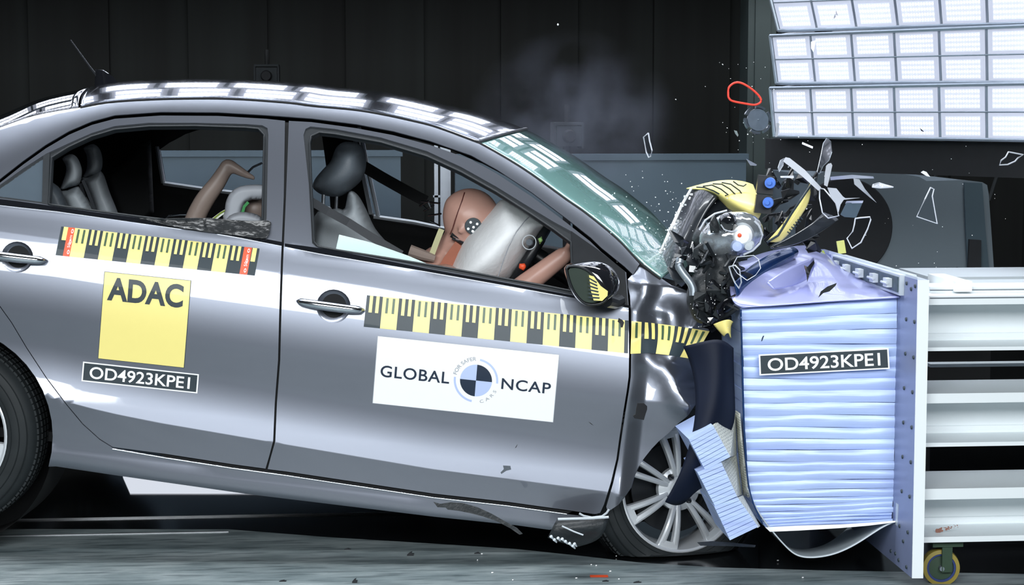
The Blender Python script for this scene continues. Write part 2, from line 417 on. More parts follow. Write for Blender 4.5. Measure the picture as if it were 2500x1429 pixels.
# overhead racks whose lamps mirror in the roof and the windscreen (they hang above the picture)
ov = empty('lamp_rack'); tag(ov, 'long overhead rack of LED lamp units mirrored in the car roof', 'lamp rack')
def over_unit(x0, x1, y, z, w_, tilt, nx):
    dy = math.cos(tilt)*w_; dz = math.sin(tilt)*w_
    led_unit_down((x0, y, z), (x1, y, z), (x1, y+dy, z+dz), (x0, y+dy, z+dz), nx, 2, ov)
def led_unit_down(TL, TR, BR, BL, nx, ny, parent):
    global CAM
    keep = CAM; CAM = Vector((.3, 5.9, .5))
    r_ = led_unit(TL, TR, BR, BL, nx, ny, parent, mat='led_bright'); CAM = keep
    return r_
for k, (y, z) in enumerate([(9.45, 2.12), (8.95, 2.42), (8.40, 2.68), (7.82, 2.88), (7.2, 3.02), (6.5, 3.1)]):
    for (x0, x1) in ((-2.9, -1.42), (-1.32, .18), (.3, 1.8), (1.9, 3.4)):
        if x0 > 1.5 and k > 0: continue
        a = (.55, .5, .4, .28, .15, .05)[k]; w_ = .5
        led_unit_down((x0+.09*(k % 2), y-math.cos(a)*w_, z+math.sin(a)*w_), (x1+.09*(k % 2), y-math.cos(a)*w_, z+math.sin(a)*w_), (x1+.09*(k % 2), y, z), (x0+.09*(k % 2), y, z), 4, 2, ov)

# ------------------------------------------------------------------ the car: frame of reference
ya, pa = R(7.0), R(6.2)
cx_ = Vector((math.cos(ya)*math.cos(pa), -math.sin(ya)*math.cos(pa), -math.sin(pa)))
cy_ = Vector((math.sin(ya), math.cos(ya), 0)); cz_ = cx_.cross(cy_)
CM = Matrix.Translation(P(1000, 1000, 5.75)) @ Matrix((cx_, cy_, cz_)).transposed().to_4x4()
CMi = CM.inverted(); CM3i = CMi.to_3x3(); LO = CMi @ CAM
YC = .86
car = empty('crashed_car', CM)
tag(car, 'dark grey four-door car crashing nose first into the lavender honeycomb barrier block', 'car')

def LY(px, py, y):                # point on the car-frame plane Y = y
    d = CM3i @ ray(px, py); return LO + d*((y-LO.y)/d.y)
def L2C(p): return CM @ p
def W2L(p): return CMi @ p

def crv(pts, y=.02):
    a = [LY(x, yy, y) for x, yy in pts]
    return (np.array([p.x for p in a]), np.array([p.z for p in a]))
px_W = [(-700,440),(-300,450),(0,501),(140,516),(280,536),(420,556),(560,575),(686,600),(768,617),(1060,666),(1240,698),(1398,727),(1535,752),(1800,790)]
px_A = [(-700,470),(-300,515),(0,564),(140,583),(624,655),(700,667),(920,701),(1107,735),(1233,752),(1400,783),(1535,806),(1800,850)]
px_B = [(-700,860),(-300,905),(136,962),(243,990),(304,1004),(405,1024),(668,1069),(1060,1135),(1240,1158),(1474,1189),(1800,1240)]
px_D = [(-700,1000),(-300,1035),(136,1072),(275,1093),(405,1115),(567,1140),(700,1158),(880,1185),(1060,1212),(1240,1232),(1384,1252),(1463,1262),(1800,1300)]
px_R = [(-700,1060),(-300,1090),(136,1140),(283,1162),(607,1208),(880,1241),(1060,1263),(1262,1284),(1341,1295),(1800,1345)]
px_T = [(-70,490),(-30,462),(0,438),(56,394),(112,354),(168,321),(224,297),(280,282),(392,274),(532,275),(650,282),(760,290),(870,304),(960,321),(1050,345),(1150,380),(1213,415),(1297,470),(1381,533),(1442,581),(1468,606),(1525,652),(1543,669)]
px_G = [(-330,428),(-230,395),(-120,355),(-60,332),(0,311),(84,282),(196,262),(280,248),(420,241),(560,241),(697,250),(762,258),(860,267),(930,278),(1014,296),(1070,311),(1167,347),(1234,385),(1297,425),(1381,486),(1431,521),(1503,580),(1562,645)]
cW, cA, cB, cD, cR = [crv(p) for p in (px_W, px_A, px_B, px_D, px_R)]
cT = crv(px_T, .12); cG = crv(px_G, .2)
def cum(fr, ang):
    f = np.linspace(0, 1, 201); a = np.tan(np.radians(np.interp(f, fr, ang)))
    return f, np.concatenate([[0], np.cumsum((a[1:]+a[:-1])/2)*(f[1]-f[0])])
I_WA = cum([0, .18, .5, 1], [13, 17, 20, 19])
I_AB = cum([0, .06, .2, .36, .5, .64, .78, .9, 1], [15, 14, 10, 4, -1, -1, 6.5, 12.4, 12.4])
I_BD = cum([0, 1], [-3.5, 1])
I_DR = cum([0, .35, .6, .85, 1], [10, 5, -8, -40, -72])
def side_y(X, Z):
    zW, zA, zB, zD, zR = [float(np.interp(X, c[0], c[1])) for c in (cW, cA, cB, cD, cR)]
    if Z >= zA:
        L = zA-zW  # negative
        f = (zW-min(Z, zW))/(zW-zA)            # 0 at belt, 1 at crease
        y = (zW-zA)*(I_WA[1][-1]-np.interp(f, *I_WA))
        if Z > zW:
            h = Z-zW; y += h*math.tan(R(23))+.22*h*h
            if cT[0][0] < X:
                zT = float(np.interp(X, *cT)); zG = float(np.interp(X, *cG))
                if Z > zT and zG > zT:
                    k = min(1.3, (Z-zT)/(zG-zT)); y += (zG-zT)*.16*k*k
        return float(y)
    y = 0.0
    LAB = zA-zB; f = min(1, (zA-Z)/LAB); y -= LAB*float(np.interp(f, *I_AB))
    if Z < zB:
        L = zB-zD; f = min(1, (zB-Z)/L); y -= L*float(np.interp(f, *I_BD))
    if Z < zD:
        L = zD-zR; f = min(1, (zD-Z)/L); y -= L*float(np.interp(f, *I_DR))
        if Z < zR: y += (zR-Z)*3
    return y
def SU(px, py, fn=side_y, y0=.03):        # picture point -> point on the car's side
    y = y0
    for _ in range(9):
        p = LY(px, py, y); y = .5*y+.5*fn(p.x, p.z) if _ > 3 else fn(p.x, p.z)
    return LY(px, py, y)

def panel(name, outline, mat, parent, holes=(), off=0.0, th=.006, cell=.022, fn=side_y, ins=0, step=14, crease=True, hole_ins=0, label=None, extra=()):
    if ins: outline = inset(outline, ins)
    if hole_ins: holes = [inset(h, hole_ins) for h in holes]
    lo = [SU(p[0], p[1], fn) for p in densify(outline, step)]
    lh = [[SU(p[0], p[1], fn) for p in densify(h, step)] for h in holes]
    o2 = [(p.x, p.z) for p in lo]; h2 = [[(p.x, p.z) for p in h] for h in lh]
    x0 = min(p[0] for p in o2); x1 = max(p[0] for p in o2); z0 = min(p[1] for p in o2); z1 = max(p[1] for p in o2)
    pts = []
    x = x0+cell/2
    while x < x1:
        zs = list(np.arange(z0+cell/2, z1, cell))
        cr = []
        if crease:
            for c in (cA, cB):
                zc = float(np.interp(x, *c)); cr += [zc+.0025, zc-.0025]
            zs = [z for z in zs if all(abs(z-q) > cell*.4 for q in cr)]+cr
        for z in zs:
            if inside(o2, x, z) and segdist(o2, x, z) > cell*.35 and not any(inside(h, x, z) or segdist(h, x, z) < cell*.35 for h in h2): pts.append((x, z))
        x += cell
    pts += [(SU(a, b, fn).x, SU(a, b, fn).z) for a, b in extra]
    vs, T = tri_poly(o2, h2, pts)
    e = .0025; F3 = []; Nn = []
    for (x, z) in vs:
        y = fn(x, z); F3.append(Vector((x, y+off, z)))
        dx = (fn(x+e, z)-fn(x-e, z))/(2*e); dz = (fn(x, z+e)-fn(x, z-e))/(2*e)
        Nn.append(Vector((dx, -1, dz)).normalized())
    n = len(F3); verts = F3+[p-m*th for p, m in zip(F3, Nn)]
    faces = list(T)+[tuple(n+i for i in t[::-1]) for t in T]
    ln = [Nn[i] for t in T for i in t]+[-Nn[i] for t in T for i in t[::-1]]
    ed = {}
    for t in T:
        for a, b in ((t[0], t[1]), (t[1], t[2]), (t[2], t[0])): ed[(a, b)] = 1
    for (a, b) in list(ed):
        if (b, a) not in ed:
            faces.append((b, a, n+a, n+b)); q = (F3[a]-F3[b]).cross(verts[n+a]-F3[a]).normalized()
            ln += [(Nn[b]*.5+q).normalized(), (Nn[a]*.5+q).normalized(), q, q]
    o = mesh_obj(name, verts, faces, mat, parent, loopn=ln)
    if label: o['label'] = label
    return o

# ---- decals: flat vinyl built from polygons in a unit square laid on the bodywork
def bil(q):                        # q: TL, TR, BR, BL picture points
    q = [Vector(p) for p in q]
    return lambda u, v: (q[0]*(1-u)+q[1]*u)*(1-v)+(q[3]*(1-u)+q[2]*u)*v
def text_tris(s, bold=0.0, spacing=1.0):
    cu = bpy.data.curves.new('t', 'FONT'); cu.body = s; cu.offset = bold; cu.resolution_u = 5; cu.space_character = spacing
    o = bpy.data.objects.new('t', cu); COL.objects.link(o); bpy.context.view_layer.update()
    dg = bpy.context.evaluated_depsgraph_get(); me = bpy.data.meshes.new_from_object(o.evaluated_get(dg))
    bm = bmesh.new(); bm.from_mesh(me); bmesh.ops.triangulate(bm, faces=bm.faces[:]); bm.verts.ensure_lookup_table()
    V = [(v.co.x, v.co.y) for v in bm.verts]; T = [tuple(v.index for v in f.verts) for f in bm.faces]; bm.free()
    bpy.data.objects.remove(o); bpy.data.curves.remove(cu); bpy.data.meshes.remove(me)
    x0 = min(v[0] for v in V); x1 = max(v[0] for v in V); y0 = min(v[1] for v in V); y1 = max(v[1] for v in V)
    return [((x-x0)/(x1-x0), 1-(y-y0)/(y1-y0)) for x, y in V], T
class Decal:
    def __init__(s): s.items = []
    def poly(s, pts, m, layer=0):
        pts = [tuple(p) for p in pts]; s.items.append((pts, [tuple(range(len(pts)))], m, layer))
    def rect(s, x0, y0, x1, y1, m, layer=0, nx=1, ny=1):
        V = []; T = []
        for j in range(ny+1):
            for i in range(nx+1): V.append((x0+(x1-x0)*i/nx, y0+(y1-y0)*j/ny))
        for j in range(ny):
            for i in range(nx):
                a = j*(nx+1)+i; T.append((a, a+1, a+nx+2, a+nx+1))
        s.items.append((V, T, m, layer))
    def text(s, body, x0, y0, x1, y1, m, layer=2, bold=0, spacing=1.0, mp=None):
        V, T = text_tris(body, bold, spacing)
        V = [(x0+(x1-x0)*a, y0+(y1-y0)*b) for a, b in V]
        if mp: V = [mp(a, b) for a, b in V]
        s.items.append((V, T, m, layer))
    def arc(s, cx, cy, r0x, r0y, r1x, r1y, a0, a1, m, layer=1, n=16):
        V = []; T = []
        for i in range(n+1):
            a = R(a0+(a1-a0)*i/n); V += [(cx+math.cos(a)*r0x, cy-math.sin(a)*r0y), (cx+math.cos(a)*r1x, cy-math.sin(a)*r1y)]
        for i in range(n): T.append((2*i, 2*i+1, 2*i+3, 2*i+2))
        s.items.append((V, T, m, layer))
    def build(s, name, mats, parent, mp, place, normal, base=.0012, gap=.0005, maxlen=.035, label=None):
        bm = bmesh.new(); la = bm.faces.layers.int.new('lay'); uvs = []
        names = sorted({m for _, _, m, _ in s.items}); idx = {m: i for i, m in enumerate(names)}
        pl = bm.verts.layers.int.new('pl')
        for V, T, m, ly in s.items:
            vs = []
            for (a, b) in V:
                q = bm.verts.new((a, b, 0)); q[pl] = ly; vs.append(q)
            for t in T:
                try: f = bm.faces.new([vs[i] for i in t]); f.material_index = idx[m]
                except ValueError: pass
        # subdivide long edges, measured in world size
        def wl(e):
            a, b = [mp(v.co.x, v.co.y) for v in e.verts]; return (Vector(a)-Vector(b)).length/780
        for _ in range(5):
            es = [e for e in bm.edges if wl(e) > maxlen]
            if not es: break
            bmesh.ops.subdivide_edges(bm, edges=es, cuts=1, use_grid_fill=True)
        bmesh.ops.triangulate(bm, faces=bm.faces[:])
        cache = {}
        for v in bm.verts:
            p2 = mp(v.co.x, v.co.y); p = place(p2[0], p2[1]); v.co = p+normal*(base+gap*v[pl])
        me = bpy.data.meshes.new(name); bm.normal_update()
        for f in bm.faces:
            if f.normal.dot(normal) < 0: f.normal_flip()
        bm.to_mesh(me); bm.free()
        for m in names: me.materials.append(M[m])
        me.polygons.foreach_set('use_smooth', [True]*len(me.polygons))
        o = link(bpy.data.objects.new(name, me), parent)
        if label: o['label'] = label
        return o

# ---- body side with rail, A-pillar, quarter and sill
def cut(pts, a, b, dy=0): return [(x, y+dy) for x, y in pts if a <= x <= b]
arch = [(-146+274*math.cos(R(t)), 1066-272*math.sin(R(t))) for t in range(-16, 197, 8)]
rear_edge = [(-70,490),(-78,540),(-66,610),(-40,680),(0,749),(28,788),(65,850),(113,923),(162,988),(202,1036),(243,1073),(275,1093)]
side_out = px_G+[(1546,672)]+[(x, y) for x, y in px_T[::-1] if x < 1540]+rear_edge[1:]+[(x, y+3) for x, y in px_D if 300 < x < 1470]+[(1490,1264),(1470,1276),(1341,1295)] \
    +[(x, y) for x, y in px_R[::-1] if 150 < x < 1300]+[(136,1140)]+arch+[(-440,1090),(-600,1060),(-690,900),(-700,600),(-660,450),(-500,432),(-400,425)]
panel('body_side', side_out, M['paint'], car, ins=.8, step=12)

# ---- rear door
hole_R = [(-44,482),(-20,462),(0,452),(56,412),(112,376),(168,350),(224,325),(280,308),(364,300),(476,300),(600,303),(640,306),(653,313),(655,330),(651,528),(647,580),(560,564),(420,541),(336,530),(252,519),(116,499),(0,484)]
open_R = [(128,386),(168,361),(224,335),(280,318),(364,310),(476,309),(600,313),(630,316),(643,330),(643,345),(639,528),(636,573),(560,560),(420,536),(336,526),(252,515),(122,497)]
door_R = [(x, y+7) for x, y in px_T if -70 <= x <= 660]+[(697,294),(694,480),(691,550),(687,640),(683,760),(680,880),(672,984),(668,1077),(659,1112),(649,1146)]+[(x, y-5) for x, y in px_D[::-1] if 280 < x < 600]+rear_edge[::-1][0:]
door_R = door_R[:-1]
cup_R = [(42+39*math.cos(R(t)), 628+38*math.sin(R(t))) for t in range(0, 360, 15)]
rdoor = panel('rear_door', door_R, M['paint'], car, [hole_R, cup_R], ins=1.2, step=12)
# ---- front door
hole_F = [(741,330),(746,315),(758,309),(818,315),(930,336),(1042,369),(1126,408),(1210,455),(1294,507),(1352,542),(1400,568),(1460,612),(1526,664),(1533,745),(1398,720),(1240,690),(1060,658),(826,612),(772,603),(762,594),(754,450)]
seal_F = [(741,330),(746,315),(758,309),(818,315),(930,336),(1042,369),(1126,408),(1210,455),(1294,507),(1352,542),(1400,568),(1403,722),(1240,690),(1060,658),(826,612),(772,603),(762,594),(754,450)]
open_F = [(758,350),(762,334),(780,325),(818,329),(930,349),(1042,383),(1126,422),(1210,469),(1294,523),(1352,562),(1392,592),(1397,709),(1334,696),(1236,679),(1099,653),(952,629),(826,609),(778,600),(769,590),(762,450)]
door_F = [(704,294),(760,297)]+[(x, y+8) for x, y in px_T if 860 <= x <= 1500]+[(1530,665),(1536,747),(1537,867),(1536,920),(1531,957),(1523,1006),(1513,1072),(1506,1122),(1492,1180),(1476,1232),(1466,1254),(1452,1257),(1384,1247)]+[(x, y-5) for x, y in px_D[::-1] if 690 < x < 1300]+[(652,1147),(661,1113),(671,1078),(675,984),(683,880),(686,760),(690,640),(694,550),(697,480),(701,380)]
cup_F = [(814+42*math.cos(R(t)), 748+41*math.sin(R(t))) for t in range(0, 360, 15)]
fdoor = panel('front_door', door_F, M['paint'], car, [hole_F, cup_F], ins=1.2, step=12)

# ---- black structure behind the gaps
shell_out = [(x, y+8) for x, y in px_T if x >= -30][:-2]+[(1540,760),(1540,900),(1500,1180),(1440,1240)]+[(x, y+10) for x, y in px_D[::-1] if 280 < x < 1400]+[(160,1000),(60,870),(-40,720),(-66,600),(-50,500)]
panel('inner_frame', shell_out, M['matt'], car, [inset(open_R, -4), inset(open_F, -4)], off=.012, th=.03, cell=.05, ins=5, crease=False)

# ---- seals, trims, glass of the doors
def tube_on(name, pts, r, mat, parent, off=0, closed=True, n=8, fn=side_y, step=14, flat=1):
    q = densify(pts, step, closed); c = [SU(p[0], p[1], fn)+Vector((0, off, 0)) for p in q]
    if closed: c.append(c[0])
    mb = MB(); mb.tube(c, r, n, cap=not closed, flat=flat); return mb.build(name, mat, parent, 60)
panel('window_seal', inset(hole_R, -.5), M['rubber'], rdoor, [open_R, [(-30,478),(0,462),(56,422),(104,390),(103,494),(60,488),(0,480)]], off=.004, th=.02, cell=.03, crease=False)
panel('window_seal', inset(seal_F, -.5), M['rubber'], fdoor, [open_F], off=.004, th=.02, cell=.03, crease=False)
tube_on('seal_lip', inset(open_R, -2), .003, M['rubber'], rdoor, -.004)
tube_on('seal_lip', inset(open_F, -2), .003, M['rubber'], fdoor, -.004)
M['tint'] = pbr('grey_tinted_glass', (.10, .13, .16), .06, coat=1, trans=.15, noise_amt=.05)
panel('quarter_glass', [(-30,478),(0,462),(56,422),(104,390),(103,494),(60,488),(0,480)], M['tint'], rdoor, off=.004, th=.004, cell=.04, ins=-1, crease=False)
panel('window_divider', [(106,380),(122,372),(118,500),(103,497)], M['rubber'], rdoor, off=-.003, th=.02, crease=False)
def below(pts, x): return interp(x, px_W)
tr = [(x, interp(x, [(-44,482),(0,484),(116,500),(252,520),(336,530),(420,541),(560,565),(690,590)])+1) for x in range(-60, 691, 50)]
panel('belt_trim', tr+[(x, interp(x, px_W)-1) for x in range(690, -61, -50)], M['gloss'], rdoor, off=-.006, th=.012, crease=False)
tr = [(x, interp(x, [(694,594),(772,604),(826,613),(1060,659),(1240,691),(1398,721),(1536,746)])) for x in [696]+list(range(740, 1541, 50))]
panel('belt_trim', tr+[(x, interp(x, px_W)-1) for x in list(range(1540, 739, -50))+[696]], M['gloss'], fdoor, off=-.006, th=.012, crease=False)
panel('mirror_sail', [(1396,566),(1460,611),(1525,663),(1532,744),(1400,718)], M['black'], fdoor, off=-.003, th=.02, cell=.03, crease=False, ins=-1)
M['glass_edge'] = pbr('green_glass', (.22, .40, .37), .15, trans=.35, coat=.05, spec=.3, noise_amt=.05)
# lowered window glass still showing above the belt line, tilted inwards
g = [LY(x, y, .10) for x, y in [(828,573),(905,592),(995,624),(1062,652)]]
g2 = [p+Vector((0, -.055, -.05)) for p in g]
mb = MB(); mb.add(g+g2, [(0,1,5,4),(1,2,6,5),(2,3,7,6)]); o = mb.build('window_glass', M['glass_edge'], fdoor); 
# ---- shiny handles
def handle(parent, c, bar, rx, ry, lock):
    cx, cy = c; o = SU(cx, cy)
    mb = MB()
    rings = []
    for k, (rr, dp) in enumerate([(1.0, -.001), (.97, .001), (.9, .006), (.7, .013), (.4, .018), (.05, .019)]):
        rings.append([SU(cx+rx*rr*math.cos(R(t)), cy+ry*rr*math.sin(R(t)))+Vector((0, dp, 0)) for t in range(0, 360, 15)])
    V = [p for r_ in rings for p in r_]; n = 24
    mb.add(V, [(i*n+j, i*n+(j+1) % n, (i+1)*n+(j+1) % n, (i+1)*n+j) for i in range(5) for j in range(n)]+[tuple(5*n+j for j in range(n))])
    mb.build('handle_cup', M['paint'], parent, 60)
    pts = []
    (x0, y0), (x1, y1) = bar
    mb = MB(); pl = []; rs = []
    for i in range(17):
        t = i/16; s_ = math.sin(math.pi*t)**.5 if 0 < t < 1 else 0
        x = x0+(x1-x0)*t; y = y0+(y1-y0)*t
        pl.append(SU(x, y)+Vector((0, -.008-.03*s_, 0))); rs.append(.0125+.005*s_ if 0 < i < 16 else .006)
    mb.tube(pl, rs, 12, flat=.8)
    h = mb.build('door_handle', M['chrome'], parent, 60); h['label'] = 'chrome pull handle'
    # surround
    pass
    if lock:
        mb = MB(); p = SU(x0+18, y0+3)+Vector((0, -.03, 0)); mb.lathe([(.001, -.004), (.004, -.004), (.0042, -.001), (.0085, -.001), (.010, .003), (.010, .012)], p, (0, 1, 0), 24); mb.build('key_lock', M['chrome'], parent)
handle(fdoor, (814, 748), [(728, 735), (888, 757)], 42, 41, True)
handle(rdoor, (42, 628), [(-48, 616), (113, 636)], 39, 38, False)

tube_on('sill_highlight', [(x, y+3.5) for x, y in px_D if 240 < x < 1400], .0028, M['chrome'], car, -.002, closed=False)  # thin bright tube added to draw the highlight along the sill's top edge

# ------------------------------------------------------------------ vinyl signs and rulers on the car
CN = Vector((0, -1, 0))
place = lambda x, y: SU(x, y)
dc = Decal()                                     # square sponsor sign
dc.rect(0, 0, 1, 1, 'black_ink', 0, 6, 6); dc.rect(.006, .005, .994, .995, 'yellow', 1, 6, 6)
dc.text('ADAC', .055, .055, .925, .325, 'black_ink', 3, bold=.035, spacing=1.02)
dc.build('sign', None, rdoor, bil([(255,663),(467,685),(450,899),(239,876)]), place, CN, label='yellow square sign with four large black letters')
def plate(q, parent, place, normal, label):
    d = Decal(); d.rect(0, 0, 1, 1, 'white', 0, 8, 1); d.rect(.012, .065, .988, .935, 'black_ink', 1, 8, 1)
    d.text('OD4923KPE1', .065, .2, .93, .82, 'white', 3, bold=.014)
    return d.build('test_number_plate', None, parent, bil(q), place, normal, label=label)
plate([(203,883),(486,914),(482,961),(199,931)], rdoor, place, CN, 'black test number strip with a white border')
def ruler_blocks(d, n, first_black, x0=0.0, x1=1.0, thin=.56):
    w_ = (x1-x0)/n
    for i in range(n):
        a = x0+i*w_; b = a+w_; blk = (i % 2 == 0) == first_black
        d.rect(a, 0, b, 1, 'black_ink' if blk else 'yellow', 0, 1, 3)
        for k in range(5):
            u0 = a+w_*k/5
            if blk and k % 2 == 1: d.rect(u0, .0, u0+w_/5, thin-.03, 'yellow', 2, 1, 2)
            if not blk and k % 2 == 1: d.rect(u0+w_*.02, .03, u0+w_*.17, thin-.05, 'green_ink', 2, 1, 2)
d = Decal(); ruler_blocks(d, 12, False, .0695, .923)
d.rect(0, 0, .036, 1, 'black_ink', 0, 1, 3); d.rect(.014, 0, .036, .46, 'yellow', 2, 1, 2)
d.rect(.036, 0, .0695, 1, 'red_ink', 0, 1, 3); d.rect(.923, 0, .962, 1, 'red_ink', 0, 1, 3)
d.rect(.962, 0, 1, 1, 'black_ink', 0, 1, 3); d.rect(.966, 0, .988, .5, 'yellow', 2, 1, 2)
for u0, u1 in ((.040, .068), (.927, .958)):
    d.text('50mm', .28, 0, .82, 1, 'white', 3, mp=lambda a, b, u0=u0, u1=u1: (u0+(u1-u0)*(.35+.5*b), .92-.8*a*1.0))
    for v in (.12, .5, .85):
        d.arc((u0+u1)/2+.006, v, .0035, .045, .0062, .08, 0, 360, 'white', 3, 10)
d.build('ruler_tape', None, rdoor, bil([(150,553),(634,607),(622,673),(136,623)]), place, CN, label='black and yellow measuring tape with an orange strip at each end')
d = Decal(); ruler_blocks(d, 16, True, 0, .985); d.rect(.985, 0, 1, 1, 'black_ink', 0, 1, 3)
d.build('ruler_tape', None, fdoor, bil([(896,721),(1535,783),(1533,863),(888,798)]), place, CN, label='long black and yellow measuring tape')
# white sign with the quartered disc
d = Decal(); d.rect(0, 0, 1, 1, 'grey_ink', 0, 12, 5); d.rect(.003, .006, .997, .994, 'white', 1, 12, 5)
AR = 449/163*1.0
def T_(u, v): return (u, v)
q = [(921.6,820),(1366,866),(1351,1032),(909,985)]
iq = bil(q)
def uv_of(px, py):                               # invert the (nearly affine) map
    u = v = .5
    for _ in range(12):
        p = iq(u, v); du = (iq(u+.01, v)-p)/.01; dv = (iq(u, v+.01)-p)/.01
        det = du.x*dv.y-dv.x*du.y; ex, ey = px-p.x, py-p.y
        u += (ex*dv.y-dv.x*ey)/det; v += (du.x*ey-ex*du.y)/det
    return u, v
G = lambda x, y: uv_of(880+x/3.969, 700+y/3.969)
a, b = G(200, 762), G(858, 940)
d.text('GLOBAL', a[0], G(250,765)[1], b[0], G(810,938)[1], 'navy_ink', 3, bold=.012, spacing=1.08)
a, b = G(1372, 888), G(1840, 1035)
d.text('NCAP', a[0], G(1400,888)[1], b[0], G(1800,1038)[1], 'navy_ink', 3, bold=.012, spacing=1.08)
cu_, cv_ = G(1120, 910); ru = 155/1762; rv = 153/655
for k, m in enumerate(('navy_ink', 'blue_ink', 'navy_ink', 'blue_ink')): d.poly([(cu_, cv_)]+[(cu_+math.cos(R(90*k+j*7.5))*ru, cv_-math.sin(R(90*k+j*7.5))*rv) for j in range(13)], m, 2)
d.arc(cu_, cv_, ru*1.26, rv*1.26, ru*1.39, rv*1.39, -2, 84, 'blue_ink', 2, 20)
d.arc(cu_, cv_, ru*1.26, rv*1.26, ru*1.39, rv*1.39, 176, 263, 'blue_ink', 2, 20)
def around(a0, a1, r0, r1, flip=False):
    def f(a, b):
        t = R(a0+(a1-a0)*a); r_ = r1+(r0-r1)*b
        return (cu_+math.cos(t)*ru*r_, cv_-math.sin(t)*rv*r_)
    return f
d.text('FOR SAFER', 0, 0, 1, 1, 'grey_ink', 3, bold=.01, mp=around(169, 94, 1.24, 1.48))
d.text('CARS', 0, 0, 1, 1, 'grey_ink', 3, mp=around(-75, -22, 1.44, 1.24), spacing=1.6)
d.build('sign', None, fdoor, iq, place, CN, label='wide white sign with dark lettering and a quartered disc')

# ------------------------------------------------------------------ roof, rear window, windscreen
M['roof_paint'] = pbr('dark_glossy_roof', (.22, .24, .28), .13, .9, coat=1, coat_r=.02, noise_amt=.02)
def loft(near, prof, nv=28):
    """near: list of local points on the near edge; prof(i, f, v) -> offset; mirrored to the far side"""
    rows = []
    for i, p in enumerate(near):
        f = i/(len(near)-1); row = []
        for j in range(nv+1):
            v = j/nv; y = p.y+(2*YC-2*p.y)*v
            row.append(Vector((p.x, y, p.z))+prof(i, f, v))
        rows.append(row)
    V = [q for r_ in rows for q in r_]; n = nv+1
    Fc = [(i*n+j, i*n+j+1, (i+1)*n+j+1, (i+1)*n+j) for i in range(len(rows)-1) for j in range(nv)]
    return V, Fc, rows
def solid(name, V, Fc, mat, th, parent, label=None, down=Vector((0, 0, -1))):
    me = bpy.data.meshes.new(name); me.from_pydata([tuple(v) for v in V], [], Fc); me.update()
    if sum((f.normal.z for f in me.polygons)) < 0: me.flip_normals()
    me.materials.append(mat); me.polygons.foreach_set('use_smooth', [True]*len(me.polygons))
    o = link(bpy.data.objects.new(name, me), parent)
    sm = o.modifiers.new('s', 'SOLIDIFY'); sm.thickness = th; sm.offset = -1
    if label: o['label'] = label
    return o
CRN = .066
def crown(v): return CRN*(1-abs(2*v-1)**2.3)
gx = [p for p in px_G if 180 <= p[0] <= 1167]
near = [SU(p[0], p[1])+Vector((0, .004, -.002)) for p in [tuple(q) for q in catmull([Vector(p) for p in gx], 5)]]
def rp(i, f, v):
    b = 1-(2*v-1)**2
    return Vector((.13*b*sstep(.55, 1, f)-.10*b*sstep(.45, 0, f), 0, crown(v)+.016*b*sstep(.55, 1, f)*-1))
V, Fc, rrows = loft(near, rp)
roof = solid('roof', V, Fc, M['roof_paint'], .02, car)
# rear window
gx = [p for p in px_G if p[0] <= 150]+[(191,263)]
near = [SU(p[0], p[1])+Vector((0, .004, -.004)) for p in [tuple(q) for q in catmull([Vector(p) for p in gx], 4)]]
V, Fc, _ = loft(near, lambda i, f, v: Vector((-.10*(1-(2*v-1)**2), 0, crown(v)*(.75+.25*f))))
M['dark_glass'] = pbr('dark_window_glass', (.012, .015, .018), .02, coat=1, trans=.2, noise_amt=.02)
solid('rear_window', V, Fc, M['dark_glass'], .005, car)
# windscreen: green laminated glass, bulging forwards
def ws_mat():
    m = bpy.data.materials.new('green_windscreen_glass'); N, L = nt(m); b = N['Principled BSDF']
    b.inputs['Base Color'].default_value = (.21, .39, .37, 1); b.inputs['Roughness'].default_value = .02
    b.inputs['Coat Weight'].default_value = 1; b.inputs['Coat Roughness'].default_value = .015
    b.inputs['Transmission Weight'].default_value = .18; b.inputs['Specular IOR Level'].default_value = .6
    tc = N.new('ShaderNodeTexCoord'); v = N.new('ShaderNodeTexVoronoi'); v.inputs['Scale'].default_value = 85
    mp = N.new('ShaderNodeMapping'); mp.inputs['Scale'].default_value = (.35, 1, 1)
    L.new(tc.outputs['Object'], mp.inputs['Vector']); L.new(mp.outputs['Vector'], v.inputs['Vector'])
    # crazing: white specks where the laminate has crushed, densest towards the cowl
    sx = N.new('ShaderNodeSeparateXYZ'); L.new(tc.outputs['Object'], sx.inputs[0])
    mr = N.new('ShaderNodeMapRange'); mr.inputs['From Min'].default_value = WSX[0]; mr.inputs['From Max'].default_value = WSX[1]
    L.new(sx.outputs['X'], mr.inputs['Value'])
    n = N.new('ShaderNodeTexNoise'); n.inputs['Scale'].default_value = 9; n.inputs['Detail'].default_value = 8
    L.new(mp.outputs['Vector'], n.inputs['Vector'])
    mu = N.new('ShaderNodeMath'); mu.operation = 'MULTIPLY'; L.new(mr.outputs['Result'], mu.inputs[0]); L.new(n.outputs['Fac'], mu.inputs[1])
    th = N.new('ShaderNodeMath'); th.operation = 'MULTIPLY'; th.inputs[1].default_value = .75; L.new(mu.outputs[0], th.inputs[0])
    lt = N.new('ShaderNodeMath'); lt.operation = 'LESS_THAN'; L.new(v.outputs['Distance'], lt.inputs[0]); L.new(th.outputs[0], lt.inputs[1])
    mx = N.new('ShaderNodeMix'); mx.data_type = 'RGBA'; mx.inputs['A'].default_value = (.21, .39, .37, 1); mx.inputs['B'].default_value = (.7, .8, .78, 1)
    ml = N.new('ShaderNodeMath'); ml.operation = 'MULTIPLY'; ml.inputs[1].default_value = .8; L.new(lt.outputs[0], ml.inputs[0])
    L.new(ml.outputs[0], mx.inputs['Factor']); L.new(mx.outputs['Result'], b.inputs['Base Color'])
    return m
gx = [(1167,347),(1234,385),(1297,425),(1381,486),(1431,521),(1503,580),(1562,640),(1612,680)]
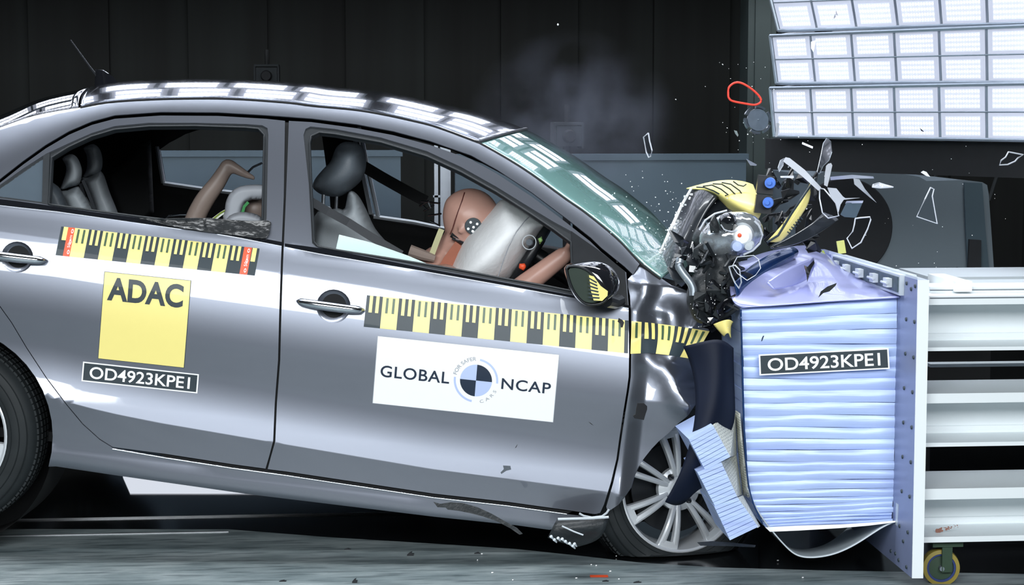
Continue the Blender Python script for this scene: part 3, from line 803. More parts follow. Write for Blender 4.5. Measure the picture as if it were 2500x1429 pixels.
near = [SU(p[0], p[1])+Vector((0, .006, -.003)) for p in [tuple(q) for q in catmull([Vector(p) for p in gx], 6)]]
WSX = (near[-1].x-.42, near[-1].x+.15)
M['screen'] = ws_mat()
r_end = rrows[-1]
def wp(i, f, v):
    b = 1-(2*v-1)**2
    return Vector((.13*b, 0, crown(v)*(1-f)-.016*b+.085*b*f))
V, Fc, wrows = loft(near, wp)
screen = solid('windscreen', V, Fc, M['screen'], .005, car, label='green windscreen crazed white towards the bottom')
# pale drip strip between roof and windscreen
mb = MB(); mb.tube([p+Vector((0, 0, .001)) for p in rrows[-1]], .005, 6); mb.build('windscreen_seal', M['rubber'], car)
mb = MB(); mb.tube([r_[0]+Vector((0, -.003, .0)) for r_ in rrows], .005, 6); mb.build('roof_ditch', M['matt'], car)
mb = MB(); mb.tube([r_[0]+Vector((0, -.003, .0)) for r_ in wrows], .006, 6); mb.build('windscreen_seal', M['matt'], car)
# aerial on the roof
p = rrows[0][0]
ac = None
for r_ in rrows[:40]:
    q = r_[14]; s_ = CM @ q; d_ = s_-CAM
    X = 1250+F*(d_.dot(rgt)/d_.dot(fwd))
    if ac is None or abs(X-258) < abs(ac[0]-258): ac = (X, q)
ap = ac[1]
mb = MB()
for k in range(1):
    base = [(-.045, 0), (-.03, .016), (.0, .02), (.035, .012), (.06, 0), (.035, -.012), (0, -.02), (-.03, -.016)]
    lo_ = [ap+Vector((x, y, -.01)) for x, y in base]; hi_ = [ap+Vector((x*.6-.02, y*.5, .05-.3*max(0, x))) for x, y in base]
    mb.add(lo_+hi_, [(i, (i+1) % 8, 8+(i+1) % 8, 8+i) for i in range(8)]+[tuple(range(8, 16))])
ant = mb.build('aerial', M['gloss'], car, 50)
mb = MB(); mb.tube([LY(244, 196, ap.y), LY(218, 162, ap.y), LY(172, 98, ap.y)], [.005, .0035, .0025], 8); mb.build('aerial_mast', M['black'], ant)

# ------------------------------------------------------------------ tail, floor pan, far side of the car
def mir(p): return Vector((p.x, 2*YC-p.y, p.z))
tl = [SU(*p) for p in [(-330,428),(-400,425),(-500,432),(-660,450)]]
V, Fc, trow = loft([p+Vector((0, .004, -.003)) for p in tl], lambda i, f, v: Vector((-.05*(1-(2*v-1)**2), 0, .03*(1-(2*v-1)**2))))
solid('boot_lid', V, Fc, M['paint'], .02, car)
tb = [SU(*p) for p in [(-660,450),(-700,600),(-690,900),(-600,1060)]]
V, Fc, _ = loft([p+Vector((0, .004, 0)) for p in tb], lambda i, f, v: Vector((-.12*(1-(2*v-1)**2), 0, 0)))
solid('rear_bumper', V, Fc, M['paint'], .02, car)
# far body side: same outline mirrored
def far_panel(name, outline, holes, mat, th=.03):
    lo = [SU(p[0], p[1]) for p in densify(outline, 25)]; lh = [[SU(p[0], p[1]) for p in densify(h, 25)] for h in holes]
    o2 = [(p.x, p.z) for p in lo]; h2 = [[(p.x, p.z) for p in h] for h in lh]
    x0 = min(p[0] for p in o2); x1 = max(p[0] for p in o2); z0 = min(p[1] for p in o2); z1 = max(p[1] for p in o2)
    pts = [(x, z) for x in np.arange(x0, x1, .06) for z in np.arange(z0, z1, .06) if inside(o2, x, z) and segdist(o2, x, z) > .03 and not any(inside(h, x, z) or segdist(h, x, z) < .03 for h in h2)]
    vs, T = tri_poly(o2, h2, pts)
    V = [Vector((x, 2*YC-side_y(x, z), z)) for x, z in vs]; me = bpy.data.meshes.new(name)
    me.from_pydata([tuple(v) for v in V], [], T); me.materials.append(mat); me.polygons.foreach_set('use_smooth', [True]*len(me.polygons))
    o = link(bpy.data.objects.new(name, me), car); sm = o.modifiers.new('s', 'SOLIDIFY'); sm.thickness = th; sm.offset = 1
    return o
far_out = px_G+[(1620,700),(1660,900),(1640,1010),(1500,1230)]+[(1341,1295)]+[(x, y) for x, y in px_R[::-1] if 150 < x < 1300]+[(136,1140)]+arch+[(-440,1090),(-600,1060),(-690,900),(-700,600),(-660,450),(-500,432),(-400,425)]
far_panel('far_side', far_out, [inset(open_R, -3), inset(open_F, -3)], M['matt'])
# pale door trims round the far windows
def far_pt(x, y, dy=-.03): q = SU(x, y); return Vector((q.x, 2*YC-q.y+dy, q.z))
for pts in ([(122,380),(118,440),(116,497)], [(116,499),(252,519),(336,529)], [(345,532),(420,543),(560,566),(640,580)], [(741,330),(752,450),(764,594)], [(762,318),(770,450),(786,600)], [(772,604),(900,622),(1060,656)]):
    mb = MB(); mb.tube([far_pt(*p) for p in pts], .009, 6); mb.build('far_window_trim', M['light_grey'], car)
# floor pan, dashboard, inner lining
def slab_px(name, quadL, mat, th=.03, parent=car):
    mb = MB(); mb.slab(quadL, (quadL[1]-quadL[0]).cross(quadL[3]-quadL[0]), th); return mb.build(name, mat, parent)
a = LY(-600, 1050, .1); b = LY(1480, 1250, .1); a.z += .05; b.z += .06
slab_px('floor_pan', [a, b, Vector((b.x, 1.62, b.z)), Vector((a.x, 1.62, a.z))], M['matt'])

# ------------------------------------------------------------------ wheels
def wheel(c, axis, up_spin, name, flat=0.0, sc=1.0):
    """c: centre of the outer face (car frame), axis: outward direction"""
    axis = Vector(axis).normalized(); zz = Vector((0, 0, 1)); a = zz.cross(axis).normalized(); b = axis.cross(a)
    Mx = Matrix((a*sc, b*sc, axis*sc)).transposed().to_4x4(); Mx.translation = c
    w = empty(name, Mx, car)                              # z of this frame points outwards
    mb = MB()
    prof = [(.200, -.012), (.206, .000), (.215, .004), (.236, .006), (.262, .002), (.281, -.008), (.290, -.02), (.296, -.035), (.299, -.06), (.300, -.09), (.299, -.12), (.296, -.145), (.288, -.165), (.262, -.18), (.215, -.182), (.200, -.17)]
    mb.lathe(prof, (0, 0, 0), (0, 0, 1), 96)
    for r_ in (.222, .247, .270): mb.lathe([(r_-.0015, .0055-.2*max(0, r_-.25)), (r_, .0075-.2*max(0, r_-.25)), (r_+.0015, .0055-.2*max(0, r_-.25))], (0, 0, 0), (0, 0, 1), 96)
    # tread blocks
    for k in range(96):
        th = 2*math.pi*k/96
        for h, wd in ((-.036, .018), (-.066, .022), (-.096, .022), (-.126, .022), (-.152, .016)):
            r0 = .2985 if -.14 < h < -.05 else .2945
            p = Vector((math.cos(th)*r0, math.sin(th)*r0, h)); rot = Matrix.Rotation(th, 3, 'Z')
            mb.box(p, (.008, .0155, wd), rot)
    if flat:                                              # squashed on the ground
        gz = None
        Mw = CM @ Mx
        for i, v in enumerate(mb.v):
            q = Mw @ v
            if q.z < .004:
                k = .004-q.z; q.z = .004; q += (Mw.to_3x3() @ Vector((0, 0, 1)))*k*.45; mb.v[i] = Mw.inverted() @ q
    mb.build('tyre', M['tyre'], w, 30)
    mb = MB()
    mb.lathe([(.206, .000), (.209, .004), (.205, .006), (.199, .001), (.194, -.02), (.188, -.04), (.182, -.10), (.19, -.165), (.205, -.17), (.208, -.165)], (0, 0, 0), (0, 0, 1), 72)
    # seven pairs of spokes joined at hub and rim
    def spoke(mb, a0, a1, r0, r1, w0, w1, z0, z1):
        for t in range(8):
            pass
        N_ = 8; L_ = []
        for i in range(N_+1):
            t = i/N_; r = r0+(r1-r0)*t; ang = a0+(a1-a0)*t; wd = w0+(w1-w0)*t
            z = z0+(z1-z0)*t+.014*math.sin(math.pi*t)
            c0 = Vector((math.cos(ang), math.sin(ang), 0)); tn = Vector((-math.sin(ang), math.cos(ang), 0))
            L_.append([c0*r+tn*(-wd)+Vector((0,0,z-.022)), c0*r+tn*(-wd*.85)+Vector((0,0,z-.004)), c0*r+tn*(-wd*.35)+Vector((0,0,z)), c0*r+tn*(wd*.35)+Vector((0,0,z)), c0*r+tn*(wd*.85)+Vector((0,0,z-.004)), c0*r+tn*wd+Vector((0,0,z-.022))])
        V = [q for l in L_ for q in l]; Fc = []
        for i in range(N_):
            for j in range(6): Fc.append((i*6+j, i*6+(j+1) % 6, (i+1)*6+(j+1) % 6, (i+1)*6+j))
        mb.add(V, Fc+[tuple(range(6)), tuple(N_*6+j for j in range(6))])
    for k in range(7):
        a0 = up_spin+2*math.pi*k/7
        for s_ in (-1, 1):
            spoke(mb, a0+s_*.12, a0+s_*.125, .045, .196, .0085, .0125, -.012, -.006)
        # web at the rim end
        A = [];
        for s_ in (-1, 1): pass
        n_ = 6; V = []
        for i in range(n_+1):
            an = a0-.16+.32*i/n_
            for r, z in ((.176, .001), (.199, .0), (.199, -.02), (.176, -.02)): V.append(Vector((math.cos(an)*r, math.sin(an)*r, z-.004)))
        Fc = [(i*4+j, i*4+(j+1) % 4, (i+1)*4+(j+1) % 4, (i+1)*4+j) for i in range(n_) for j in range(4)]
        mb.add(V, Fc+[(0,1,2,3), (n_*4, n_*4+1, n_*4+2, n_*4+3)])
    mb.lathe([(.001, -.008), (.03, -.008), (.036, -.014), (.06, -.02), (.072, -.026), (.074, -.045), (.001, -.045)], (0, 0, 0), (0, 0, 1), 48)
    mb.build('rim', M['alloy'], w, 30)
    mb = MB(); mb.lathe([(.001, .0), (.02, -.001), (.026, -.006), (.026, -.02)], (0, 0, 0), (0, 0, 1), 32); mb.build('hub_cap', M['chrome'], w)
    for k in range(4):
        th = up_spin+.45+2*math.pi*k/4
        mb = MB(); mb.lathe([(.001, .0), (.006, -.001), (.011, -.008), (.012, -.02)], (math.cos(th)*.05, math.sin(th)*.05, -.004), (0, 0, 1), 12); mb.build('wheel_nut', M['gloss'], w)
    mb = MB(); mb.lathe([(.001, -.09), (.15, -.088), (.15, -.075), (.06, -.07), (.001, -.07)], (0, 0, 0), (0, 0, 1), 40); mb.build('brake_disc', M['black'], w)
    return w
rw = wheel(LY(-146, 1062, -.02), (0, -1, 0), R(90), 'rear_wheel')
fw = wheel(LY(1664, 1196, .09), (.30, -1, .13), R(107), 'front_wheel', flat=1, sc=.935)
# arch liners
mb = MB(); c = LY(-146, 1066, .02)
mb.lathe([(.352, 0), (.352, .25), (.001, .25)], c, (0, 1, 0), 60); mb.build('arch_liner', M['matt'], car)
fm = mir(LY(-146, 1062, -.02)); wheel(fm, (0, 1, 0), .3, 'rear_wheel')

# ------------------------------------------------------------------ honeycomb barrier block
def foil_mat():
    m = bpy.data.materials.new('lavender_pleated_foil'); N, L = nt(m); b = N['Principled BSDF']
    tc = N.new('ShaderNodeTexCoord'); mp = N.new('ShaderNodeMapping'); mp.inputs['Scale'].default_value = (1.2, 1.2, 26)
    L.new(tc.outputs['Object'], mp.inputs['Vector'])
    n = N.new('ShaderNodeTexNoise'); n.inputs['Scale'].default_value = 1.3; n.inputs['Detail'].default_value = 7; L.new(mp.outputs['Vector'], n.inputs['Vector'])
    r = N.new('ShaderNodeValToRGB'); r.color_ramp.elements[0].position = .25; r.color_ramp.elements[0].color = (.40, .50, .84, 1)
    r.color_ramp.elements[1].position = .7; r.color_ramp.elements[1].color = (.50, .64, .94, 1); L.new(n.outputs['Fac'], r.inputs['Fac'])
    L.new(r.outputs['Color'], b.inputs['Base Color']); b.inputs['Roughness'].default_value = .38; b.inputs['Metallic'].default_value = .15
    bp = N.new('ShaderNodeBump'); bp.inputs['Strength'].default_value = .25; bp.inputs['Distance'].default_value = .01; L.new(n.outputs['Fac'], bp.inputs['Height']); L.new(bp.outputs['Normal'], b.inputs['Normal'])
    return m
def comb_mat():
    m = bpy.data.materials.new('open_honeycomb'); N, L = nt(m); b = N['Principled BSDF']
    tc = N.new('ShaderNodeTexCoord'); v = N.new('ShaderNodeTexVoronoi'); v.inputs['Scale'].default_value = 130; v.feature = 'DISTANCE_TO_EDGE'; v.inputs['Randomness'].default_value = .25
    L.new(tc.outputs['Object'], v.inputs['Vector']); r = N.new('ShaderNodeValToRGB')
    r.color_ramp.elements[0].position = .05; r.color_ramp.elements[0].color = (.75, .76, .68, 1); r.color_ramp.elements[1].position = .25; r.color_ramp.elements[1].color = (.30, .32, .28, 1)
    L.new(v.outputs['Distance'], r.inputs['Fac']); L.new(r.outputs['Color'], b.inputs['Base Color']); b.inputs['Roughness'].default_value = .4
    return m
M['foil'] = foil_mat(); M['comb'] = comb_mat()
M['lav'] = pbr('lavender_sheet', (.42, .45, .80), .28, .25, coat=.5, noise_amt=.06, nscale=5)
M['blue_sheet'] = pbr('deep_blue_sheet', (.012, .05, .17), .25, .3, coat=.8, noise_amt=.25, nscale=5)
M['blue_dark'] = pbr('blue_black_sheet', (.004, .008, .022), .6, 0, spec=.25, noise_amt=.3, nscale=4)
M['galv'] = pbr('pale_galvanised_steel', (.62, .68, .72), .42, .35, noise_amt=.05, nscale=5)
M['plateface'] = pbr('violet_grey_steel', (.24, .28, .44), .4, .3, noise_amt=.14, nscale=7)
M['whitepaint'] = pbr('white_painted_steel', (.80, .85, .87), .4, noise_amt=.02, nscale=3)
M['scratch'] = pbr('scratched_glass_strip', (.05, .08, .105), .5, 0, noise_amt=.7, nscale=40)
DB = 5.54
blk = empty('barrier_block', Matrix.Translation(P(1815, 1285, DB)))
blk.matrix_world = Matrix.Translation(P(1815, 1285, DB)); BW = blk.matrix_world.copy(); BI = BW.inverted()
tag(blk, 'crushed lavender honeycomb block the car has driven into, with a black number strip', 'crash barrier block')
def lb(p): return BI @ Vector(p)
DEP = 1.0
dY = Vector((0, 1, 0))
# pleated core: stacked layers with ragged ends
Lx = [(1808,753),(1812,850),(1815,940),(1817,1040),(1822,1130),(1828,1210),(1850,1262),(1868,1290)]
Rx = [(2190,729),(2189,850),(2188,940),(2187,1040),(2185,1130),(2183,1200),(2180,1250),(2177,1273)]
def edge(pts, t):
    k = t*(len(pts)-1); i = min(int(k), len(pts)-2); f = k-i
    return (pts[i][0]*(1-f)+pts[i+1][0]*f, pts[i][1]*(1-f)+pts[i+1][1]*f)
mb = MB(); NL = 23; NXC = 14
cutL = [edge(Lx, j/NL) for j in range(NL+1)]; cutR = [edge(Rx, j/NL) for j in range(NL+1)]
rb = random.Random(3)
for j in range(NL):
    a0, a1, b0, b1 = cutL[j], cutL[j+1], cutR[j], cutR[j+1]
    jl, jr = rb.uniform(-2, 3), rb.uniform(-3, 2); o_ = rb.uniform(0, .006)
    V = []; rows = 5
    for i in range(NXC+1):
        u = i/NXC
        for r_ in range(rows):
            t = r_/(rows-1); tt = .004+.992*t
            x = (a0[0]*(1-tt)+a1[0]*tt+jl)*(1-u)+(b0[0]*(1-tt)+b1[0]*tt+jr)*u; y = (a0[1]*(1-tt)+a1[1]*tt)*(1-u)+(b0[1]*(1-tt)+b1[1]*tt)*u
            bul = .0035*math.sin(math.pi*t)**.6 if 0 < t < 1 else 0
            bul += .004*noise.noise(Vector((u*6, j*3.1, t)))
            V.append(lb(P(x, y+1.2*math.sin(u*5+j), DB+.012+o_-bul)))
    Fc = [(i*rows+r_, i*rows+r_+1, (i+1)*rows+r_+1, (i+1)*rows+r_) for i in range(NXC) for r_ in range(rows-1)]
    n0 = len(V)
    for i in (0, NXC):
        for r_ in (0, rows-1): V.append(V[i*rows+r_]+dY*(DEP-.03))
    Fc += [(0, n0, n0+1, rows-1), (NXC*rows, n0+2, n0+3, NXC*rows+rows-1), (0, NXC*rows, n0+2, n0), (rows-1, NXC*rows+rows-1, n0+3, n0+1), (n0, n0+1, n0+3, n0+2)]
    mb.add(V, Fc)
mb.build('honeycomb_core', M['foil'], blk, 50)
plate([(1852,866),(2169,850),(2172,901),(1854,917)], blk, lambda x, y: lb(P(x, y, DB-.016)), Vector((0, -1, 0)), 'black test number strip with a white border on the block')
# curved skin on the impact side
def sheet(name, rows_px, mat, parent, inv, deps, th=.004, label=None, smooth_n=1, sub=2):
    """rows_px: rows of picture points; deps: same shape, distance from the camera"""
    rows = [[inv(P(p[0], p[1], d)) for p, d in zip(r_, dr)] for r_, dr in zip(rows_px, deps)]
    k = len(rows[0]); V = [q for r_ in rows for q in r_]
    Fc = [(i*k+j, i*k+j+1, (i+1)*k+j+1, (i+1)*k+j) for i in range(len(rows)-1) for j in range(k-1)]
    me = bpy.data.meshes.new(name); me.from_pydata([tuple(v) for v in V], [], Fc); me.update(); me.materials.append(mat)
    me.polygons.foreach_set('use_smooth', [True]*len(me.polygons))
    o = link(bpy.data.objects.new(name, me), parent)
    if sub:
        s_ = o.modifiers.new('sub', 'SUBSURF'); s_.levels = sub; s_.render_levels = sub; s_.boundary_smooth = 'PRESERVE_CORNERS'
    sm = o.modifiers.new('s', 'SOLIDIFY'); sm.thickness = th; sm.offset = 0
    if label: o['label'] = label
    return o
sheet('skin', [[(1786,752),(1809,756)], [(1787,850),(1812,850)], [(1789,940),(1814,945)], [(1800,1030),(1817,1050)], [(1808,1110),(1822,1140)], [(1822,1200),(1830,1215)], [(1852,1268),(1862,1280)]], M['blue_sheet'], blk, lb,
      [[6.5, DB-.02]]*7, label='deep blue side skin of the block')
# thin lower skin hanging in a belly under the block
fr = [(1824,1190),(1836,1222),(1858,1262),(1884,1296),(1915,1332),(1940,1356),(1968,1363),(2005,1361),(2045,1352),(2090,1330),(2130,1303),(2160,1284),(2186,1274)]
sheet('lower_skin', [[(x, y) for x, y in fr], [(x-6, y-8) for x, y in fr], [(x-45, y-38) for x, y in fr]], M['galv'], blk, lb, [[DB-.01]*13, [DB+.10]*13, [DB+.95]*13], label='pale sheet sagging in a belly under the block')
mb = MB(); q = [(1868,1288),(1950,1284),(2050,1281),(2120,1277),(2186,1272)]; q2 = [(1880,1299),(1950,1296),(2050,1290),(2120,1284),(2186,1276)]
V = [lb(P(x, y, DB-.012)) for x, y in q]+[lb(P(x, y, DB-.018)) for x, y in q2]; V += [v+dY*.9 for v in V]
mb.add(V, [(i, i+1, 6+i, 5+i) for i in range(4)]+[(5+i, 6+i, 16+i, 15+i) for i in range(4)]); mb.build('bottom_flange', M['white'], blk)
# crumpled lavender cover on top
def wr(x, y): return noise.noise(Vector((x*.012, y*.018, 1.3)))
grid = [
 [(1812,752),(1880,747),(1960,741),(2040,735),(2120,731),(2196,726)],
 [(1790,742),(1850,741),(1940,733),(2030,724),(2110,718),(2190,712)],
 [(1780,712),(1850,708),(1930,712),(2010,704),(2085,694),(2165,694)],
 [(1784,680),(1850,672),(1915,680),(1985,668),(2060,668),(2120,682)],
 [(1792,655),(1850,640),(1905,645),(1970,628),(2030,640),(2075,668)],
 [(1806,640),(1845,622),(1895,618),(1950,604),(2000,602),(2040,640)],
 [(1822,636),(1860,618),(1905,610),(1955,598),(1998,603),(2030,640)]]
dep = [[DB-.02]*6, [DB-.03, DB+.0, DB+.02, DB+.02, DB+.05, DB+.1], [DB+.02, DB+.05, DB+.10, DB+.16, DB+.2, DB+.3], [DB+.06, DB+.20, DB+.16, DB+.32, DB+.38, DB+.45], [DB+.14, DB+.25, DB+.38, DB+.42, DB+.5, DB+.62], [DB+.3, DB+.44, DB+.5, DB+.6, DB+.66, DB+.75], [DB+.55, DB+.7, DB+.8, DB+.85, DB+.9, DB+.95]]
sheet('top_cover', grid, M['lav'], blk, lb, dep, sub=3, label='crumpled glossy lavender cover on top of the block')
sheet('inner_cover', [[(1793,690),(1815,664),(1850,636),(1890,616),(1935,604)], [(1795,702),(1825,684),(1865,655),(1905,634),(1955,612)], [(1800,722),(1828,708),(1862,690),(1898,668),(1935,640)]], M['blue_sheet'], blk, lb, [[DB+.0, DB+.08, DB+.2, DB+.3, DB+.42]]*3, sub=2, label='deep blue fold of the cover')
sheet('cover_highlight_fold', [[(1872,690),(1900,668),(1935,648),(1985,630)], [(1880,700),(1915,690),(1950,676),(1990,650)], [(1890,706),(1920,703),(1950,694),(1975,678)]], M['lav'], blk, lb, [[DB+.03, DB+.07, DB+.12, DB+.2]]*3, sub=2)
# three torn bumper segments hanging from the impact face
def seg(q, side, d, nm='bumper_segment'):
    mb = MB(); n_ = 9; rbb = random.Random(len(q)+int(q[0][0]))
    a = [lb(P(x, y, d)) for x, y in q]                      # TL TR BR BL, TL-TR along the layers' normal
    for k in range(n_):
        t0, t1 = k/n_+.006, (k+1)/n_-.006; jj = rbb.uniform(-.002, .004)
        A = a[0]*(1-t0)+a[3]*t0; B_ = a[1]*(1-t0)+a[2]*t0; C = a[1]*(1-t1)+a[2]*t1; D_ = a[0]*(1-t1)+a[3]*t1
        f = [p+Vector((0, jj, 0)) for p in (A, B_, C, D_)]
        mb.hexa(f, [p+dY*.22 for p in f])
    o = mb.build(nm, M['foil'], blk, smooth=False)
    if side:
        s_ = [lb(P(x, y, dd)) for (x, y, dd) in side]; mb = MB(); mb.slab(s_, (s_[1]-s_[0]).cross(s_[2]-s_[0]), .004); c = mb.build('honeycomb_face', M['comb'], o, smooth=False)
    return o
seg([(1681,1072),(1741,1039),(1783,1116),(1722,1149)], [(1741,1039,5.375),(1797,1003,5.62),(1799,1111,5.62),(1783,1116,5.375)], 5.37)
seg([(1702,1153),(1761,1129),(1800,1213),(1746,1237)], [(1761,1129,5.375),(1798,1112,5.6),(1812,1208,5.6),(1800,1213,5.375)], 5.37)
seg([(1744,1237),(1801,1215),(1852,1288),(1783,1321)], [(1801,1215,5.375),(1814,1210,5.5),(1856,1285,5.5),(1852,1288,5.375)], 5.37)
sheet('torn_edge', [[(1797,1003),(1806,1010)], [(1801,1080),(1812,1085)], [(1808,1150),(1820,1150)], [(1815,1210),(1828,1215)]], M['comb'], blk, lb, [[5.6, 5.55]]*4)

# ------------------------------------------------------------------ barrier trolley
tr0 = Matrix.Translation(P(2253, 1412, 5.36)); tro = empty('barrier_trolley', tr0); TI = tr0.inverted()
tag(tro, 'white steel beam trolley on castors carrying the lavender block', 'barrier trolley')
lt_ = lambda p: TI @ Vector(p)
D1 = 5.36
c4 = [P(2240, 684, D1), P(2268, 684, D1), P(2253, 1412, D1), P(2226, 1412, D1)]
mb = MB(); mb.hexa([lt_(p) for p in c4], [lt_(p+dY*1.18) for p in c4]); pl = mb.build('mounting_plate', M['plateface'], tro, smooth=False)
mb = MB(); f = [p-dY*.003 for p in c4]; mb.hexa([lt_(p) for p in f], [lt_(p+dY*.004) for p in f]); mb.build('plate_edge', M['whitepaint'], pl, smooth=False)
vn = Vector((-1, 0, 0))
for (x, y) in [(2214,692),(2225,706),(2235,699),(2213,780),(2233,786),(2211,864),(2231,873),(2208,948),(2228,958),(2206,1032),(2226,1044),(2204,1116),(2224,1129),(2202,1200),(2221,1213),(2197,1285),(2217,1300),(2176,1346),(2195,1368),(2214,1385),(2187,1352),(2206,1322)]:
    Xp = c4[0].x+(c4[3].x-c4[0].x)*(y-684)/728.-.0005
    mb = MB(); mb.lathe([(.0001, .0035), (.005, .0035), (.0062, 0)], lt_(PX(x, y, Xp)), vn, 10); mb.build('bolt_hole', M['black_ink'], pl)
# clamp bar across the top of the plate
mb = MB(); A = [PX(2029,622,1.600), PX(2197,672,1.600), PX(2196,722,1.600), PX(2031,664,1.600)]
mb.hexa([lt_(p) for p in A], [lt_(p+Vector((.05,0,0))) for p in A]); cb = mb.build('clamp_bar', M['galv'], tro, smooth=False)
mb = MB(); A = [PX(2033,627,1.596), PX(2191,677,1.596), PX(2190,714,1.596), PX(2034,659,1.596)]
mb.hexa([lt_(p) for p in A], [lt_(p+Vector((.01,0,0))) for p in A]); mb.build('glazed_strip', M['scratch'], cb, smooth=False)
for t in (.08, .27, .48, .70, .90):
    p = (A[0]*(1-t)+A[1]*t+A[2]*t+A[3]*(1-t))*.5+Vector((-.006, 0, 0)); mb = MB(); mb.box(lt_(p), (.02, .04, .026)); mb.tube([lt_(p+Vector((-.012,-.03,0))), lt_(p+Vector((-.012,.03,0)))], .004, 6); mb.build('clamp_nut', M['light_grey'], cb, smooth=False)
mb = MB(); A = [P(2024,612,6.34), P(2240,678,5.37), P(2268,684,5.37), P(2060,622,6.3)]
mb.hexa([lt_(p) for p in A], [lt_(p+Vector((0,0,-.012))) for p in A]); mb.build('top_cap', M['galv'], tro, smooth=False)
mb = MB(); mb.box(lt_(P(2182, 1310, 5.60)), (.016, .02, .10)); mb.box(lt_(P(2193, 1300, 5.52)), (.012, .02, .17)); mb.build('bracket', M['galv'], tro, smooth=False)
# long white beams
XR = P(2700, 1000, 5.4).x
def xb(y, d): return P(2268, y, d)
def ibeam(y_top0, y_top1, y_bot0, y_bot1, d=5.42, depth=.26, web=.17):
    """y_top0..1 front edge of the upper flange, y_bot0..1 of the lower one (picture rows at the plate)"""
    z0, z1, z2, z3 = [P(2400, y, d).z for y in (y_top0, y_top1, y_bot0, y_bot1)]; yy = P(2400, y_top0, d).y; x0 = lt_(c4[1]).x-.01; x1 = XR-tr0.translation.x+.3
    mb = MB(); ox = (x0+x1)/2; w_ = x1-x0; o = tr0.translation
    mb.box((ox, yy+depth/2-o.y, (z0+z1)/2-o.z), (w_, depth, z0-z1)); mb.box((ox, yy+depth/2-o.y, (z2+z3)/2-o.z), (w_, depth, z2-z3))
    mb.box((ox, yy+web+.008-o.y, (z1+z2)/2-o.z), (w_, .016, z1-z2+.002))
    # rounded fillet between web and lower flange
    mb.tube([(x0, yy+web-o.y, z2+.008-o.z), (x1, yy+web-o.y, z2+.008-o.z)], .014, 8)
    return mb.build('steel_beam', M['whitepaint'], tro, 30)
ibeam(722, 744, 849, 858)
ibeam(960, 984, 1082, 1092)
ibeam(1192, 1219, 1312, 1326)
def rail(y0, y1, d, depth, mat='whitepaint', x0=2268):
    z0, z1 = P(2400, y0, d).z, P(2400, y1, d).z; yy = P(2400, y0, d).y; o = tr0.translation; xa = P(x0, y0, d).x-o.x; xb_ = XR-o.x+.3
    mb = MB(); mb.box(((xa+xb_)/2, yy+depth/2-o.y, (z0+z1)/2-o.z), (xb_-xa, depth, z0-z1)); return mb.build('deck_rail', M[mat], tro, smooth=False)
rail(700, 718, 5.50, .12); rail(690, 700, 5.70, .10, 'galv', 2330); rail(676, 694, 5.95, .34, 'galv'); rail(668, 674, 6.35, .2, 'galv', 2200)
for gy_, gd_ in ((692, 5.69), (708, 5.495), (727, 5.415)): rail(gy_-.8, gy_+.8, gd_, .008, 'seat_dark')
rail(888, 896, 5.9, .05, 'galv')
rail(1050, 1180, 6.5, .02, 'matt')
mb = MB(); o = tr0.translation; p = P(2318, 690, 5.6); mb.box((p.x-o.x, p.y-o.y, p.z-o.z), (.05, .26, .03)); mb.build('cross_bar', M['whitepaint'], tro, smooth=False)
# rust patch on the lowest beam
M['rust'] = pbr('brown_rust', (.25, .12, .09), .8, noise_amt=.4, nscale=80)
mb = MB(); rr = random.Random(5); zz0 = P(2310, 1290, 5.47)
for k in range(26):
    t = k/25; p = P(2288+50*t+rr.uniform(-3, 3), 1296-12*t+rr.uniform(-4, 4), 5.4745); r_ = rr.uniform(.0012, .004)*(1.3-t)
    q = [lt_(p+Vector((r_*math.cos(a)*1.6, 0, r_*math.sin(a)))) for a in np.linspace(0, 5.2, 6)]; mb.slab(q, (0, -1, 0), .0006)
mb.build('rust_patch', M['rust'], tro, smooth=False)
M['yellowrub'] = pbr('yellow_rubber', (.28, .22, .04), .5, noise_amt=.1); M['bluerub'] = pbr('dark_blue_rim', (.02, .04, .16), .4, noise_amt=.1); M['darkgreen'] = pbr('dark_green_steel', (.03, .06, .035), .5, noise_amt=.2)
M['galvd'] = pbr('dull_zinc', (.2, .23, .26), .4, .6, noise_amt=.1)
def caster(px, py, d):
    c = lt_(P(px, py, d)); t = empty('castor', Matrix.Translation(c), tro)
    mb = MB(); mb.lathe([(.042, -.02), (.053, -.018), (.055, 0), (.053, .018), (.042, .02)], (0, 0, 0), (.15, 1, 0), 40, close=True); mb.build('tyre', M['yellowrub'], t)
    mb = MB(); mb.lathe([(.036, -.016), (.044, -.016), (.044, .016), (.036, .016)], (0, 0, 0), (.15, 1, 0), 40, close=True); mb.build('rim', M['bluerub'], t)
    mb = MB(); mb.lathe([(.001, -.012), (.037, -.010), (.037, .010), (.001, .012)], (0, 0, 0), (.15, 1, 0), 32); mb.build('disc', M['darkgreen'], t)
    mb = MB(); mb.lathe([(.001, -.03), (.007, -.03), (.008, -.02), (.008, .03), (.001, .03)], (0, 0, 0), (.15, 1, 0), 12); mb.build('axle', M['galvd'], t)
    mb = MB(); mb.box((.01, -.027, .03), (.03, .006, .08)); mb.box((.01, .027, .03), (.03, .006, .08)); mb.box((.01, 0, .072), (.09, .07, .012)); mb.build('fork', M['darkgreen'], t)
caster(2296, 1384, 5.50); caster(2650, 1384, 5.50); caster(2200, 1340, 6.4)
